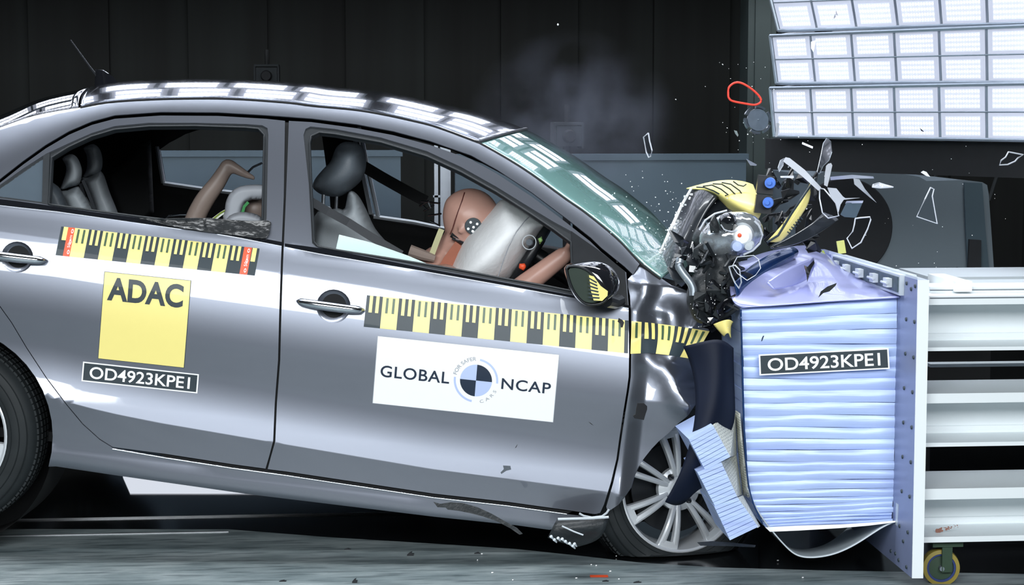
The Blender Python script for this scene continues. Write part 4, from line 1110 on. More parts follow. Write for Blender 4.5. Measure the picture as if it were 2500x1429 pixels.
# yellow tag and green strap at the far upper corner of the block
mb = MB(); A = [P(2043,590,6.3), P(2061,587,6.3), P(2066,618,6.3), P(2048,620,6.3)]; mb.slab([lt_(p) for p in A], (0, 1, 0), .008); mb.build('tag', pbr('pale_yellow_tag', (.8, .82, .25), .5, noise_amt=.03), tro, smooth=False)
mb = MB(); mb.tube([lt_(P(x, y, 6.2)) for x, y in [(2008,612),(2016,630),(2019,655),(2027,664),(2032,650)]], .004, 6); mb.build('strap', pbr('yellow_green_strap', (.5, .6, .12), .5, noise_amt=.05), tro)

# ------------------------------------------------------------------ crumpled front wing
def pxl(pts, y=.0): return [(p.x, p.z) for p in (LY(a, b, y) for a, b in pts)]
r1 = pxl([(1562,648),(1573,669),(1577,690),(1573,717),(1558,740),(1550,757),(1549,785)])
r2 = pxl([(1577,692),(1610,698),(1650,708),(1692,720)])
r3 = pxl([(1588,862),(1606,872),(1626,890),(1643,912),(1655,945),(1668,968),(1680,978)])
r4 = pxl([(1640,760),(1648,800),(1652,850)]); r5 = pxl([(1690,800),(1705,782),(1712,770)]); r6 = pxl([(1610,785),(1603,860)])
vE = pxl([(1700,900),(1700,1000)])[0]
def bump(poly, x, z, h, w_): d = segdist(poly, x, z, False); return -h*math.exp(-(d/w_)**2)
def tent(poly, x, z, h, w_): d = segdist(poly, x, z, False); return -h*max(0, 1-d/w_)**1.3
zc2 = lambda x: float(np.interp(x, [p[0] for p in r2], [p[1] for p in r2]))
def fender_y(X, Z):
    y = side_y(X, Z)
    zt = zc2(X)
    if Z > zt: y = side_y(X, zt)+(Z-zt)*1.5+0*y                 # upper face folds inwards
    y += bump(r1, X, Z, .030, .035)
    y += tent(r2, X, Z, .012, .05)
    y += bump(r3, X, Z, .03, .05)
    y += bump(r4, X, Z, .014, .03)+bump(r5, X, Z, .012, .015)-bump(r6, X, Z, .010, .025)
    # pushed in towards the wheel behind the fold
    q = pxl_fold(X, Z); y += q
    y += .004*noise.noise(Vector((X*8, Z*8, 0)))
    y -= .24*min(max(0, zlo-Z), .16)*sstep(xlo, xlo+.06, X)
    return y
zlo = pxl([(1600, 845)])[0][1]; xlo = pxl([(1545, 845)])[0][0]
def pxl_fold(X, Z):
    zz = [p[1] for p in r3][::-1]; xx = [p[0] for p in r3][::-1]
    if Z > r3[0][1] or Z < r3[-1][1]-.25: return 0
    xf = float(np.interp(Z, zz, xx)); d = X-xf
    k = sstep(r3[0][1], r3[0][1]-.06, Z) if False else min(1, max(0, (r3[0][1]-Z)/.07))
    return max(0, d)*1.1*k
wing_out = [(1562,647),(1574,655),(1592,667),(1615,680),(1640,697),(1665,705),(1695,719),(1699,740),(1702,765),(1720,790),(1732,808),(1718,835),(1705,850),(1704,905),(1706,960),(1700,985),(1680,1015),(1655,1035),(1630,1060),(1608,1078),(1591,1096),(1575,1116),(1562,1134),(1549,1160),(1540,1190),(1522,1216),(1508,1234),(1484,1250),(1480,1238),(1497,1180),(1510,1122),(1517,1072),(1527,1006),(1535,957),(1540,920),(1541,867),(1540,760),(1538,722),(1533,700),(1533,682),(1545,669)]
wing = panel('front_wing', wing_out, M['paint'], car, fn=fender_y, cell=.011, step=7, crease=False, off=-.001, th=.004, label='dented and folded front wing')
# ruler tape carried on over the wing
d = Decal(); ruler_blocks(d, 5, False, -.08, 1.0)
d.items = [(V if False else [(min(max(a, 0), 1), b) for a, b in V], T, m, l) for V, T, m, l in d.items]
def wmap(u, v):
    T_ = [(1542,784),(1587,788),(1634,794),(1683,801),(1732,809)]; B_ = [(1539,864),(1585,862),(1624,866),(1656,871),(1686,876)]
    a = edge(T_, u); b = edge(B_, u); bow = 6*math.sin(v*math.pi)*(1 if u > .2 else 0)
    return Vector((a[0]*(1-v)+b[0]*v+bow*.4, a[1]*(1-v)+b[1]*v))
def wplace(x, y): return SU(x, y, fender_y, .0)
d.build('ruler_tape', None, wing, wmap, wplace, CN, base=.003, gap=.0008, maxlen=.012, label='creased end of the black and yellow measuring tape')
# ---- door mirror
mt = empty('side_mirror', Matrix.Translation(LY(1450, 690, -.13)), car); MO = LY(1450, 690, -.13)
def ml(x, y, yy): return LY(x, y, yy)-MO
head = [(1377,655),(1385,646),(1405,641),(1425,638),(1450,637),(1475,642),(1496,655),(1508,672),(1514,695),(1508,714),(1492,730),(1470,742),(1450,748),(1425,745),(1405,728),(1388,700),(1379,675)]
gl = [(1383,656),(1396,650),(1415,652),(1436,662),(1455,680),(1470,703),(1482,726),(1478,734),(1466,741),(1450,744),(1428,741),(1408,722),(1393,695)]
cen = Vector((1452, 695)); mb = MB(); rings = []
K = 40
hp = [Vector(p) for p in catmull([Vector(p) for p in head], 4, True)]; gp = catmull([Vector(p) for p in gl], 5, True)
def res(pts, n):
    L_ = [0]; k = len(pts)
    for i in range(k): L_.append(L_[-1]+(pts[(i+1) % k]-pts[i]).length)
    out = []
    for j in range(n):
        t = L_[-1]*j/n; i = max(q for q in range(k) if L_[q] <= t+1e-9); f = (t-L_[i])/max(1e-9, L_[i+1]-L_[i]); out.append(pts[i]+(pts[(i+1) % k]-pts[i])*f)
    return out
hp = res(hp, K); gp = res(gp, K)
# housing rings: glass rim at front-left, bulging back to the right
V = []
gc = sum(gp, Vector((0, 0)))/K
for s_ in range(9):
    t = s_/8; ang = t*math.pi/2
    for j in range(K):
        o2 = gp[j]*(1-math.sin(ang)*1)+hp[j]*math.sin(ang) if True else None
        yy = -.13-.055+.02+.10*(1-math.cos(ang))*.9
        V.append(ml(o2.x, o2.y, yy-.0*(1-t)))
for s_ in range(1, 5):
    t = s_/4
    for j in range(K):
        o2 = hp[j]*(1-t)+cen*t if s_ < 4 else hp[j]*.05+cen*.95; V.append(ml(o2.x, o2.y, -.13-.035+.09+.05*math.sin(t*math.pi/2)))
nr = 13
mb.add(V, [(i*K+j, i*K+(j+1) % K, (i+1)*K+(j+1) % K, (i+1)*K+j) for i in range(nr-1) for j in range(K)])
mb.build('mirror_housing', M['gloss'], mt, 60)
mb = MB(); c_ = gc
def gy(p): return -.13-.030-.02+(p.x-1380)*.0002
V = [ml(p.x, p.y, gy(p)) for p in [c_+(q-c_)*.9 for q in gp]]+[ml(c_.x, c_.y, gy(c_))]
mb.add(V, [(j, (j+1) % K, K) for j in range(K)])
M['mglass'] = pbr('mirror_glass', (.55, .6, .55), .03, 1, noise_amt=.02)
g = mb.build('mirror_glass', pbr('dull_green_mirror_glass', (.10, .13, .11), .12, .5, coat=1, noise_amt=.1), mt, label if False else 60)
mb = MB(); V = [ml(p.x, p.y, gy(p)-.002) for p in gp]; mb.tube(V+[V[0]], .004, 8, cap=False); mb.build('mirror_rim', M['black'], mt, 60)
# reflection painted on the mirror glass: yellow patch with black strokes
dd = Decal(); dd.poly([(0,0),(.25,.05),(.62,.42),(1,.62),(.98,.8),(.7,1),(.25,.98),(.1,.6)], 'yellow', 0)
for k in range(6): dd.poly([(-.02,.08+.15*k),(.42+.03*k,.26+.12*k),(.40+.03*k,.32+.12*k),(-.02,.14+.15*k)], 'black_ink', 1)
dd.build('mirror_reflection', None, mt, bil([(1438,672),(1484,672),(1484,735),(1438,735)]), lambda x, y: ml(x, y, -.13-.052), CN, maxlen=.02, label='painted reflection of a yellow patch with black strokes on the mirror')
mb = MB(); mb.tube([ml(1480,735,-.10), ml(1500,740,-.04), ml(1512,735,.0)], [.02, .018, .02], 10); mb.build('mirror_arm', M['black'], mt)
# ---- clip and chips on the paint
def chip(pts, mat, name, parent, off=-.004, th=.003, fn=side_y):
    mb = MB(); mb.slab([SU(x, y, fn)+Vector((0, off, 0)) for x, y in pts], (0, -1, 0), th); return mb.build(name, mat, parent, smooth=False)
# lower end of the sill: torn black plastic
M['shred'] = pbr('scuffed_black_plastic', (.018, .022, .025), .5, coat=.05, noise_amt=.6, nscale=30, bump=.4, bscale=50)
sheet_l = lambda name, rows, mat, deps, **k: sheet(name, rows, mat, car, lambda p: CMi @ p, deps, **k)
sheet_l('sill_cover', [[(1362,1268),(1400,1264),(1440,1265),(1486,1262)], [(1352,1282),(1395,1285),(1440,1285),(1480,1290)], [(1341,1306),(1375,1315),(1420,1310),(1462,1322)], [(1338,1312),(1360,1322),(1395,1330),(1402,1336)]], M['shred'], [[5.60,5.58,5.57,5.57],[5.55,5.54,5.53,5.55],[5.56,5.56,5.57,5.6],[5.58,5.58,5.59,5.62]], sub=2, label='torn black sill cover')
mb = MB(); mb.tube([W2L(P(x, y, 5.53)) for x, y in [(1362,1268),(1400,1267),(1440,1266),(1486,1263)]], .004, 6); mb.tube([W2L(P(x, y, 5.52)) for x, y in [(1372,1285),(1400,1298),(1424,1307)]], .0025, 6)
for x, y in [(1345,1310),(1353,1318),(1362,1314),(1372,1316),(1380,1322),(1390,1327),(1398,1333),(1402,1328)]: mb.tube([W2L(P(x, y, 5.54)), W2L(P(x+6, y+7, 5.55))], [.005, .002], 6)
mb.build('torn_rim', M['light_grey'], car)
mb = MB(); mb.tube([SU(x, y)+Vector((0, -.006, 0)) for x, y in [(1414,1253),(1425,1259),(1445,1263),(1470,1260),(1481,1252),(1487,1243)]], .0035, 6); mb.build('bent_flange', M['light_grey'], wing)
# arch lining hanging over the wheel: long curved black sheet
sheet_l('torn_arch_liner', [[(1668,846),(1725,832),(1762,826),(1790,850)], [(1684,878),(1730,870),(1765,880),(1790,890)], [(1698,935),(1740,935),(1770,940),(1792,950)], [(1700,1000),(1735,1000),(1765,1000),(1795,1015)], [(1692,1056),(1720,1056),(1750,1050),(1790,1040)], [(1678,1110),(1695,1110),(1730,1110),(1760,1110)], [(1655,1170),(1680,1175),(1705,1180),(1740,1190)], [(1624,1226),(1650,1238),(1680,1225),(1700,1190)]], M['blue_dark'],
        [[5.50,5.46,5.46,5.5],[5.50,5.45,5.44,5.5],[5.46,5.42,5.43,5.5],[5.43,5.40,5.42,5.5],[5.42,5.40,5.42,5.5],[5.42,5.40,5.42,5.48],[5.42,5.42,5.45,5.50],[5.44,5.46,5.50,5.52]], sub=2, th=.003, label='dark blue-black sheet torn loose in front of the wheel')
# black cavity behind everything
mb = MB(); q = [(1545,690),(1700,730),(1790,700),(1800,1000),(1700,1260),(1520,1280),(1490,1200),(1545,760)]
mb.slab([LY(x, y, .16) for x, y in q], (0, 1, 0), .5); mb.build('engine_bay', M['matt'], car, smooth=False)

# ------------------------------------------------------------------ inside the car
def puff(name, poly, y0, y1, rnd_px, mat, parent=car, smooth=4, inv=None, label=None, K=None, bulge=0):
    """cushion with the outline poly (picture points) between car depths y0 and y1, its rim rounded over rnd_px"""
    pts = [Vector(p) for p in (catmull([Vector(p) for p in poly], smooth, True) if smooth else poly)]
    per = sum((pts[i]-pts[i-1]).length for i in range(len(pts))); pts = res(pts, max(14, int(per/7)))
    o2 = [(p.x, p.y) for p in pts]; x0 = min(p[0] for p in o2); x1 = max(p[0] for p in o2); ya_ = min(p[1] for p in o2); yb_ = max(p[1] for p in o2)
    st = max(2.2, min(9, rnd_px/3.2)); g = []
    rings = [inset(o2, rnd_px*q) for q in (.04, .13)] if rnd_px > 3 else []
    for r_ in rings: g += [(p.x, p.y) for p in r_ if inside(o2, p.x, p.y)]
    for x in np.arange(x0, x1, st):
        for y in np.arange(ya_, yb_, st):
            if inside(o2, x, y) and segdist(o2, x, y) > max(1.2, rnd_px*.2): g.append((x, y))
    vs, T = tri_poly(o2, [], g); ym = (y0+y1)/2; V = []
    hs = []
    for (x, y) in vs:
        d = min(1, segdist(o2, x, y)/max(1, rnd_px)); hs.append(math.sqrt(max(0, 1-(1-d)**2)))
    nb = {i: set() for i in range(len(vs))}
    for t in T:
        for a in t: nb[a].update(t)
    for _ in range(3): hs = [sum(hs[j] for j in nb[i])/len(nb[i]) if nb[i] and hs[i] > .75 else hs[i] for i in range(len(hs))]
    for (x, y), f in zip(vs, hs): V.append(LY(x, y, ym-(ym-y0)*f))
    n = len(vs)
    for (x, y), f in zip(vs, hs): V.append(LY(x, y, ym+(y1-ym)*f))
    Fc = [t for t in T]+[tuple(n+i for i in t[::-1]) for t in T]
    if inv: V = [inv(CM @ v) for v in V]
    mb = MB(); mb.add(V, Fc); o = mb.build(name, mat, parent, 180, merge=.0002)
    if label: o['label'] = label
    return o
def strap(name, pts, wpx, y, mat, parent=car, inv=None, th=.003):
    """flat webbing following picture points at car depth y (number or list)"""
    ys = y if isinstance(y, (list, tuple)) else [y]*len(pts); V = []
    for i, p in enumerate(pts):
        a = Vector(pts[max(0, i-1)]); b = Vector(pts[min(len(pts)-1, i+1)]); n = (b-a).normalized(); n = Vector((-n.y, n.x))*wpx/2
        V += [LY(p[0]+n.x, p[1]+n.y, ys[i]), LY(p[0]-n.x, p[1]-n.y, ys[i]+.01)]
    k = len(V); V += [v+Vector((0, th, 0)) for v in V]; Fc = []
    for i in range(0, k-2, 2): Fc += [(i, i+1, i+3, i+2), (k+i, k+i+2, k+i+3, k+i+1), (i, i+2, k+i+2, k+i), (i+1, k+i+1, k+i+3, i+3)]
    if inv: V = [inv(CM @ v) for v in V]
    mb = MB(); mb.add(V, Fc); return mb.build(name, mat, parent, smooth=False)
# rear bench
rs = puff('rear_seat', [(118,448),(135,450),(150,466),(168,512),(172,560),(110,560),(100,500)], .22, .42, 14, M['seat_dark'], smooth=3)
b1 = puff('backrest', [(146,470),(165,464),(188,455),(198,462),(222,500),(250,560),(180,570),(160,512)], .40, .76, 14, M['seat'], smooth=3)
b2 = puff('backrest', [(198,437),(215,432),(242,418),(254,428),(268,470),(288,520),(300,570),(240,570),(222,500)], .84, 1.28, 14, M['seat'], smooth=3)
for b_, hd in ((b1, puff('headrest', [(152,388),(162,380),(175,376),(188,384),(198,405),(200,425),(193,450),(170,458),(147,464),(152,448),(160,425),(161,405)], .44, .70, 12, M['seat'], smooth=3)),
               (b2, puff('headrest', [(203,362),(215,355),(229,352),(243,363),(250,385),(249,412),(238,428),(220,432),(202,433),(210,418),(213,395),(210,375)], .90, 1.18, 12, M['seat'], smooth=3))):
    mw = hd.matrix_world.copy(); hd.parent = b_
for b_ in (b1, b2): b_.parent = rs
strap('seat_belt', [(196,448),(206,480),(220,530)], 7, .5, M['belt']); strap('seat_belt', [(202,440),(215,470),(238,530)], 8, .46, M['belt'])
puff('rear_quarter_lining', [(255,425),(300,400),(340,360),(368,340),(372,430),(376,520),(330,560),(290,540),(270,480)], 1.42, 1.58, 10, M['matt'], smooth=0)
# front seat
fs = puff('front_seat', [(768,528),(800,516),(822,508),(840,512),(846,490),(850,470),(860,466),(876,479),(894,511),(916,558),(950,600),(975,650),(768,650)], .36, .80, 20, M['seat'], smooth=3)
puff('headrest', [(763,455),(770,436),(790,412),(807,394),(818,366),(829,352),(846,346),(874,350),(888,366),(894,388),(892,416),(882,441),(862,460),(846,472),(826,481),(807,480),(784,475),(768,464)], .40, .72, 30, M['seat_dark'], fs, smooth=3, label='dark grey headrest')
for x in (790, 822):
    mb = MB(); mb.tube([LY(x, 470, .52), LY(x-2, 515, .52)], .006, 8); mb.build('headrest_post', M['chrome'], fs)
strap('seat_belt', [(760,492),(800,516),(850,543),(905,578),(980,622)], 20, [.16,.18,.2,.2,.2], M['belt'])
strap('seat_belt', [(880,402),(930,432),(985,463),(1040,492)], 28, 1.05, M['matt'])
mb = MB()
for a, b in [((1024,504),(1048,490)), ((1034,516),(1060,500)), ((1044,527),(1078,522)), ((1028,492),(1075,497)), ((1030,500),(1045,514)), ((1046,494),(1052,508)), ((1050,540),(1075,552))]:
    mb.tube([LY(*a, .98), LY(*b, .98)], .0035, 6)
mb.build('belt_buckle', M['chrome'], car)
mb = MB(); mb.hexa([LY(x, y, .25) for x, y in [(1420,625),(1500,680),(1520,760),(1380,720)]], [LY(x, y, 1.45) for x, y in [(1420,625),(1500,680),(1520,760),(1380,720)]]); mb.build('dashboard', M['matt'], car, smooth=False)
# steering wheel seen edge on
swc = LY(1296, 618, .46); dv = (LY(1330, 563, .46)-LY(1262, 673, .46)); Rw = dv.length/2+.045; ax = dv.normalized().cross(Vector((0, 1, 0)))
mb = MB(); e1 = dv.normalized(); e2 = Vector((0, 1, 0))
mb.tube([swc+e1*math.cos(t)*Rw+e2*math.sin(t)*Rw for t in np.linspace(0, 2*math.pi, 49)], .016, 10, cap=False)
mb.lathe([(.001, -.02), (.06, -.02), (.07, .02), (.001, .03)], swc, ax, 20); mb.tube([swc-e2*Rw, swc+e2*Rw], .014, 8); mb.tube([swc, swc+ax*(.25 if ax.x > 0 else -.25)], .03, 10)
sw = mb.build('steering_wheel', M['black'], car, 60)
puff('steering_mark', [(1268,644),(1282,643),(1285,652),(1278,662),(1266,655)], .27, .29, 2, M['red_ink'], sw, smooth=0, label='red square patch')
puff('steering_mark', [(1313,583),(1322,578),(1326,588),(1318,597)], .27, .29, 2, pbr('green_patch', (.35, .6, .2), .5, noise_amt=.05), sw, smooth=0, label='green patch')
# driver airbag
M['bag'] = pbr('white_airbag_cloth', (.96, .98, 1), .6, noise_amt=.015, bump=.15, bscale=60)
bag = puff('airbag', [(1216,494),(1177,536),(1138,577),(1118,611),(1107,636),(1098,662),(1100,705),(1180,715),(1240,690),(1275,648),(1306,602),(1332,560),(1338,550),(1320,530),(1300,518),(1275,503),(1246,490),(1229,487)], .20, .74, 95, M['bag'], smooth=3, K=60)
mb = MB(); mb.tube([LY(x, y, yy) for x, y, yy in [(1300,522,.305),(1280,541,.245),(1262,565,.213),(1243,600,.2),(1228,640,.2),(1214,682,.205)]], .0016, 5); mb.build('airbag_seam', M['grey_ink'], bag)
mb = MB(); p = LY(1292, 592, .235); mb.lathe([(.0001, -.002), (.010, -.002), (.011, .0), (.012, .004)], p, (.35, 1, -.1), 20); mb.build('airbag_vent', M['seat_dark'], bag, label if False else 60)
mb = MB(); mb.lathe([(.021, 0), (.0225, -.001), (.024, 0)], p, (.35, 1, -.1), 28); mb.build('vent_ring', M['light_grey'], bag)

# ------------------------------------------------------------------ dummies
def skin_fig(name, chains, mat, origin, voxel=.008, extra=None):
    """one closed body: tapered limbs and shaped lumps fused by a voxel remesh"""
    mb = MB()
    for pts, rad in chains:
        P_ = catmull(pts, 5); rr_ = list(np.interp(np.linspace(0, len(rad)-1, len(P_)), range(len(rad)), rad)); mb.tube([p-origin for p in P_], rr_, 16)
        for p, r_ in ((pts[0], rad[0]), (pts[-1], rad[-1])): mb.ell(p-origin, (r_, r_, r_), nu=14, nv=8)
    if extra: extra(mb)
    o = mb.build(name, mat, None, 180)
    m = o.modifiers.new('r', 'REMESH'); m.mode = 'VOXEL'; m.voxel_size = voxel; m.use_smooth_shade = True
    s_ = o.modifiers.new('s', 'SMOOTH'); s_.factor = .5; s_.iterations = 4
    return o
M['dummy'] = pbr('brown_dummy_vinyl', (.52, .30, .24), .38, noise_amt=.05, nscale=12)
M['dummy_grey'] = pbr('grey_brown_dummy_vinyl', (.28, .22, .19), .4, noise_amt=.06, nscale=12)
CMr = CM.to_3x3()
W_ = lambda x, y, yy: CM @ LY(x, y, yy)
O1 = W_(1100, 700, .5)
def head1(mb):
    c = W_(1146, 534, .46)-O1; rot = CMr @ Matrix.Rotation(R(32), 3, 'Y')
    def f(q):
        q = q.copy()
        if q.z < 0: q.x += -q.z*.25; q.y *= 1-.22*min(1, -q.z/.11)
        return q
    mb.ell(c, (.098, .082, .100), rot, 28, 20, fn=f)
    fx = lambda x, y, yy, r_: mb.ell(W_(x, y, yy)-O1, r_, rot, 12, 8)
    fx(1200, 566, .46, (.016, .014, .022)); fx(1192, 588, .46, (.03, .03, .02)); fx(1165, 600, .46, (.04, .045, .03)); fx(1128, 560, .385, (.012, .008, .02)); fx(1198, 548, .43, (.012, .012, .01)); fx(1198, 548, .49, (.012, .012, .01))
chains = [([W_(1118,585,.47), W_(1100,620,.49), W_(1080,670,.5)], [.05, .055, .07]),
          ([W_(1078,672,.5), W_(1035,760,.5), W_(1000,860,.5)], [.10, .135, .13]),
          ([W_(1085,690,.33), W_(1085,690,.67)], [.06, .06]),
          ([W_(1085,692,.34), W_(1140,760,.30), W_(1215,745,.30)], [.05, .042, .036]),
          ([W_(1215,745,.30), W_(1290,690,.28), W_(1374,626,.28)], [.036, .036, .029]),
          ([W_(1085,692,.66), W_(1150,760,.70), W_(1250,720,.68), W_(1350,640,.62)], [.05, .042, .038, .026]),
          ([W_(1374,626,.28), W_(1392,610,.29)], [.02, .02])]
for k, (dx, dy) in enumerate([(14, -12), (18, -6), (20, 0), (18, 6)]):
    chains.append(([W_(1392,610-4+3*k,.28+.012*k), W_(1392+dx*.7,600+dy+4,.28+.014*k), W_(1392+dx*.9,600+dy+14,.30+.012*k)], [.011, .009, .008]))
chains.append(([W_(1384,612,.27), W_(1388,598,.25), W_(1397,590,.27)], [.011, .01, .008]))
d1 = skin_fig('crash_test_dummy', chains, M['dummy'], O1, .0065, head1); d1.location = O1
tag(d1, 'brown crash test dummy in the driver seat, face in the white airbag', 'crash test dummy')
mb = MB(); hc = W_(1146, 534, .46)
def onhead(x, y, r_=.0):                                   # surface of the head towards the camera
    q = W_(x, y, .46); d = (CAM-q).normalized(); ex = (q-hc); k = 1-min(.95, (ex.length/.100)**2); return q+d*.084*math.sqrt(k)-O1
mb.tube([onhead(x, y) for x, y in [(1134,470),(1128,490),(1120,512),(1112,535),(1105,558),(1099,572)]], .0016, 6); mb.build('head_seam', pbr('dark_red_seam', (.08, .01, .01), .5, noise_amt=.05), d1)
nn = (CAM-hc).normalized()
mb = MB(); p = onhead(1155, 552)+nn*.001; mb.lathe([(.0001, .004), (.026, .003), (.0275, -.004)], p, nn, 32); tg = mb.build('target_mark', M['black_ink'], d1)
for dx, dy in [(-6, -9), (10, -5), (1, 3), (-12, 7), (-1, 13)]:
    mb = MB(); q = p+(rgt*dx-upv*dy)/F*6.0*1.0+nn*.0042; mb.lathe([(.0001, .001), (.0042, .001), (.0045, -.001)], q, nn, 14); mb.build('white_dot', M['white'], tg)
mb = MB(); mb.tube([W_(x, y, .42)-O1 for x, y in [(1102,572),(1118,580),(1140,590)]], [.010, .012, .010], 10); mb.build('neck_collar', M['matt'], d1)
mb = MB(); mb.tube([W_(x, y, .405)-O1 for x, y in [(1104,582),(1117,588),(1131,594)]], .007, 10); mb.build('neck_joint', M['chrome'], d1)
strap('shirt_flap', [(1078,560),(1068,585),(1052,628)], 14, .40, pbr('pale_yellow_cloth', (.6, .6, .35), .7, noise_amt=.1), d1, inv=lambda p: p-O1)
strap('shirt_flap', [(1128,602),(1100,640),(1085,668)], 40, .39, pbr('rust_cloth', (.36, .13, .08), .8, noise_amt=.15), d1, inv=lambda p: p-O1)
mb = MB(); mb.tube([W_(x, y, .40)-O1 for x, y in [(1000,612),(1030,622),(1062,632)]], [.02, .018, .012], 10); mb.build('shoulder_bracket', M['dummy_grey'], d1)
# child dummy in the back, one leg thrown up
O2 = W_(470, 600, .75)
ch = [([W_(462,580,.72), W_(478,530,.72), W_(500,488,.72), W_(528,450,.72), W_(548,418,.72)], [.038, .034, .033, .029, .025]),
      ([W_(548,420,.72), W_(556,404,.72), W_(578,414,.72), W_(600,426,.72), W_(620,435,.72)], [.024, .023, .018, .013, .007]),
      ([W_(462,580,.72), W_(510,620,.75), W_(570,640,.78)], [.045, .06, .07]),
      ([W_(570,640,.78), W_(600,600,.78), W_(612,560,.78)], [.07, .06, .03])]
def head2(mb): mb.ell(W_(622, 512, .74)-O2, (.040, .040, .046), None, 20, 14); mb.ell(W_(640, 518, .74)-O2, (.01, .012, .012), None, 8, 6)
d2 = skin_fig('crash_test_dummy', ch, M['dummy_grey'], O2, .006, head2); d2.location = O2
tag(d2, 'small grey-brown crash test dummy in the rear, one bare foot thrown up', 'crash test dummy')
cs0 = W_(600, 560, .8); cs = empty('child_seat', Matrix.Translation(cs0)); tag(cs, 'pale grey child seat shell at the right end of the rear window', 'child seat')
iv = lambda p: p-cs0
M['shell'] = pbr('pale_grey_plastic', (.50, .53, .58), .45, noise_amt=.04)
puff('seat_shell', [(549,515),(551,495),(560,474),(577,459),(602,452),(648,452),(652,470),(640,488),(615,488),(600,496),(592,510),(590,525),(600,534),(640,540),(640,560),(549,545)], .62, .70, 10, M['shell'], cs, smooth=2, inv=iv)
puff('seat_cushion', [(560,527),(585,518),(615,520),(638,530),(640,550),(555,548)], .50, .62, 8, M['shell'], cs, smooth=2, inv=iv)
strap('harness', [(516,540),(540,522),(568,506)], 9, .66, M['white'], cs, inv=iv); strap('green_edge', [(512,541),(538,520),(560,508)], 2.5, .655, pbr('lime_piping', (.45, .65, .05), .5, noise_amt=.05), cs, inv=iv)
strap('green_edge', [(592,520),(596,505),(606,494)], 7, .60, pbr('green_cloth', (.10, .45, .15), .5, noise_amt=.2), cs, inv=iv)
mb = MB(); mb.tube([iv(W_(x, y, .9)) for x, y in [(604,422),(618,408),(640,398)]], .004, 6); mb.tube([iv(W_(x, y, .8)) for x, y in [(400,535),(412,528),(440,524),(455,524)]], .004, 6); mb.build('chrome_hoop', M['chrome'], cs)
# crumpled black tape over the rear window sill
def tape_mat():
    m = pbr('crinkled_black_tape', (.012, .014, .016), .38, coat=.3, bump=.35, bscale=45); return m
M['tape'] = tape_mat()
rows = [[(328,530),(400,534),(470,530),(560,535),(620,541),(664,536)], [(352,535),(420,540),(490,541),(560,545),(630,552),(663,550)], [(375,541),(430,549),(500,556),(570,561),(635,569),(660,571)], [(392,546),(440,556),(505,566),(570,573),(640,583),(652,582)]]
V = [SU(x, y)+Vector((0, -.012+.008*noise.noise(Vector((x*.05, y*.08, 1))), 0)) for r_ in rows for x, y in r_]; k = 6
me = bpy.data.meshes.new('tape'); me.from_pydata([tuple(v) for v in V], [], [(i*k+j, i*k+j+1, (i+1)*k+j+1, (i+1)*k+j) for i in range(3) for j in range(5)])
me.materials.append(M['tape']); me.polygons.foreach_set('use_smooth', [True]*len(me.polygons)); o = link(bpy.data.objects.new('black_tape', me), rdoor); o['label'] = 'crumpled shiny black tape'
s_ = o.modifiers.new('s', 'SUBSURF'); s_.levels = s_.render_levels = 4
tx = bpy.data.textures.new('crumple', 'CLOUDS'); tx.noise_scale = .03; dm = o.modifiers.new('d', 'DISPLACE'); dm.texture = tx; dm.strength = .009; dm.texture_coords = 'LOCAL'
sd = o.modifiers.new('t', 'SOLIDIFY'); sd.thickness = .0015

# ------------------------------------------------------------------ wrecked front end (parts of the car)
M['clear'] = pbr('clear_plastic', (.80, .86, .90), .08, trans=.85, coat=1, noise_amt=.05)
M['hoodblack'] = pbr('black_bonnet_underside', (.018, .022, .028), .3, coat=.5, noise_amt=.3)
M['teal'] = pbr('grey_green_reservoir', (.10, .17, .17), .4, noise_amt=.2)
M['bluecon'] = pbr('blue_connector', (.06, .2, .7), .4, noise_amt=.1)
M['shardw'] = pbr('pale_plastic_edge', (.55, .58, .64), .3, coat=.5, noise_amt=.08)
Wc = lambda p: CMi @ p
sheet_l('bonnet', [[(1692,458),(1706,452),(1728,458),(1752,480)], [(1668,500),(1690,490),(1708,492),(1728,512)], [(1641,560),(1662,558),(1684,560),(1700,566)], [(1618,610),(1640,612),(1662,614),(1680,622)], [(1600,652),(1622,662),(1645,668),(1668,672)]], M['hoodblack'],
        [[6.1,6.0,5.95,5.9],[6.1,5.98,5.92,5.9],[6.08,5.95,5.9,5.9],[6.05,5.9,5.88,5.88],[6.0,5.9,5.86,5.86]], sub=2, th=.012, label='black underside of the buckled bonnet')
sheet_l('bonnet', [[(1728,458),(1760,462),(1790,490),(1800,520)], [(1752,480),(1760,500),(1770,520),(1782,540)], [(1706,520),(1716,530),(1730,545),(1740,560)]], M['hoodblack'], [[5.98,5.95,5.9,5.9]]*3, sub=2, th=.01)
mb = MB(); mb.tube([Wc(P(x, y, 5.97)) for x, y in [(1597,654),(1616,608),(1638,560),(1664,502),(1688,460)]], [.002, .004, .006, .005, .004], 6)
rc = random.Random(9)
for k in range(60):
    t = rc.random(); p = (1597+91*t+rc.gauss(0, 5), 654-194*t+rc.gauss(0, 5)); mb.box(Wc(P(*p, 5.95+rc.uniform(-.05, .05))), [rc.uniform(.002, .007)]*3, Matrix.Rotation(rc.uniform(0, 3), 3, 'Z'))
mb.build('crushed_glass_edge', M['white'], screen, smooth=False)
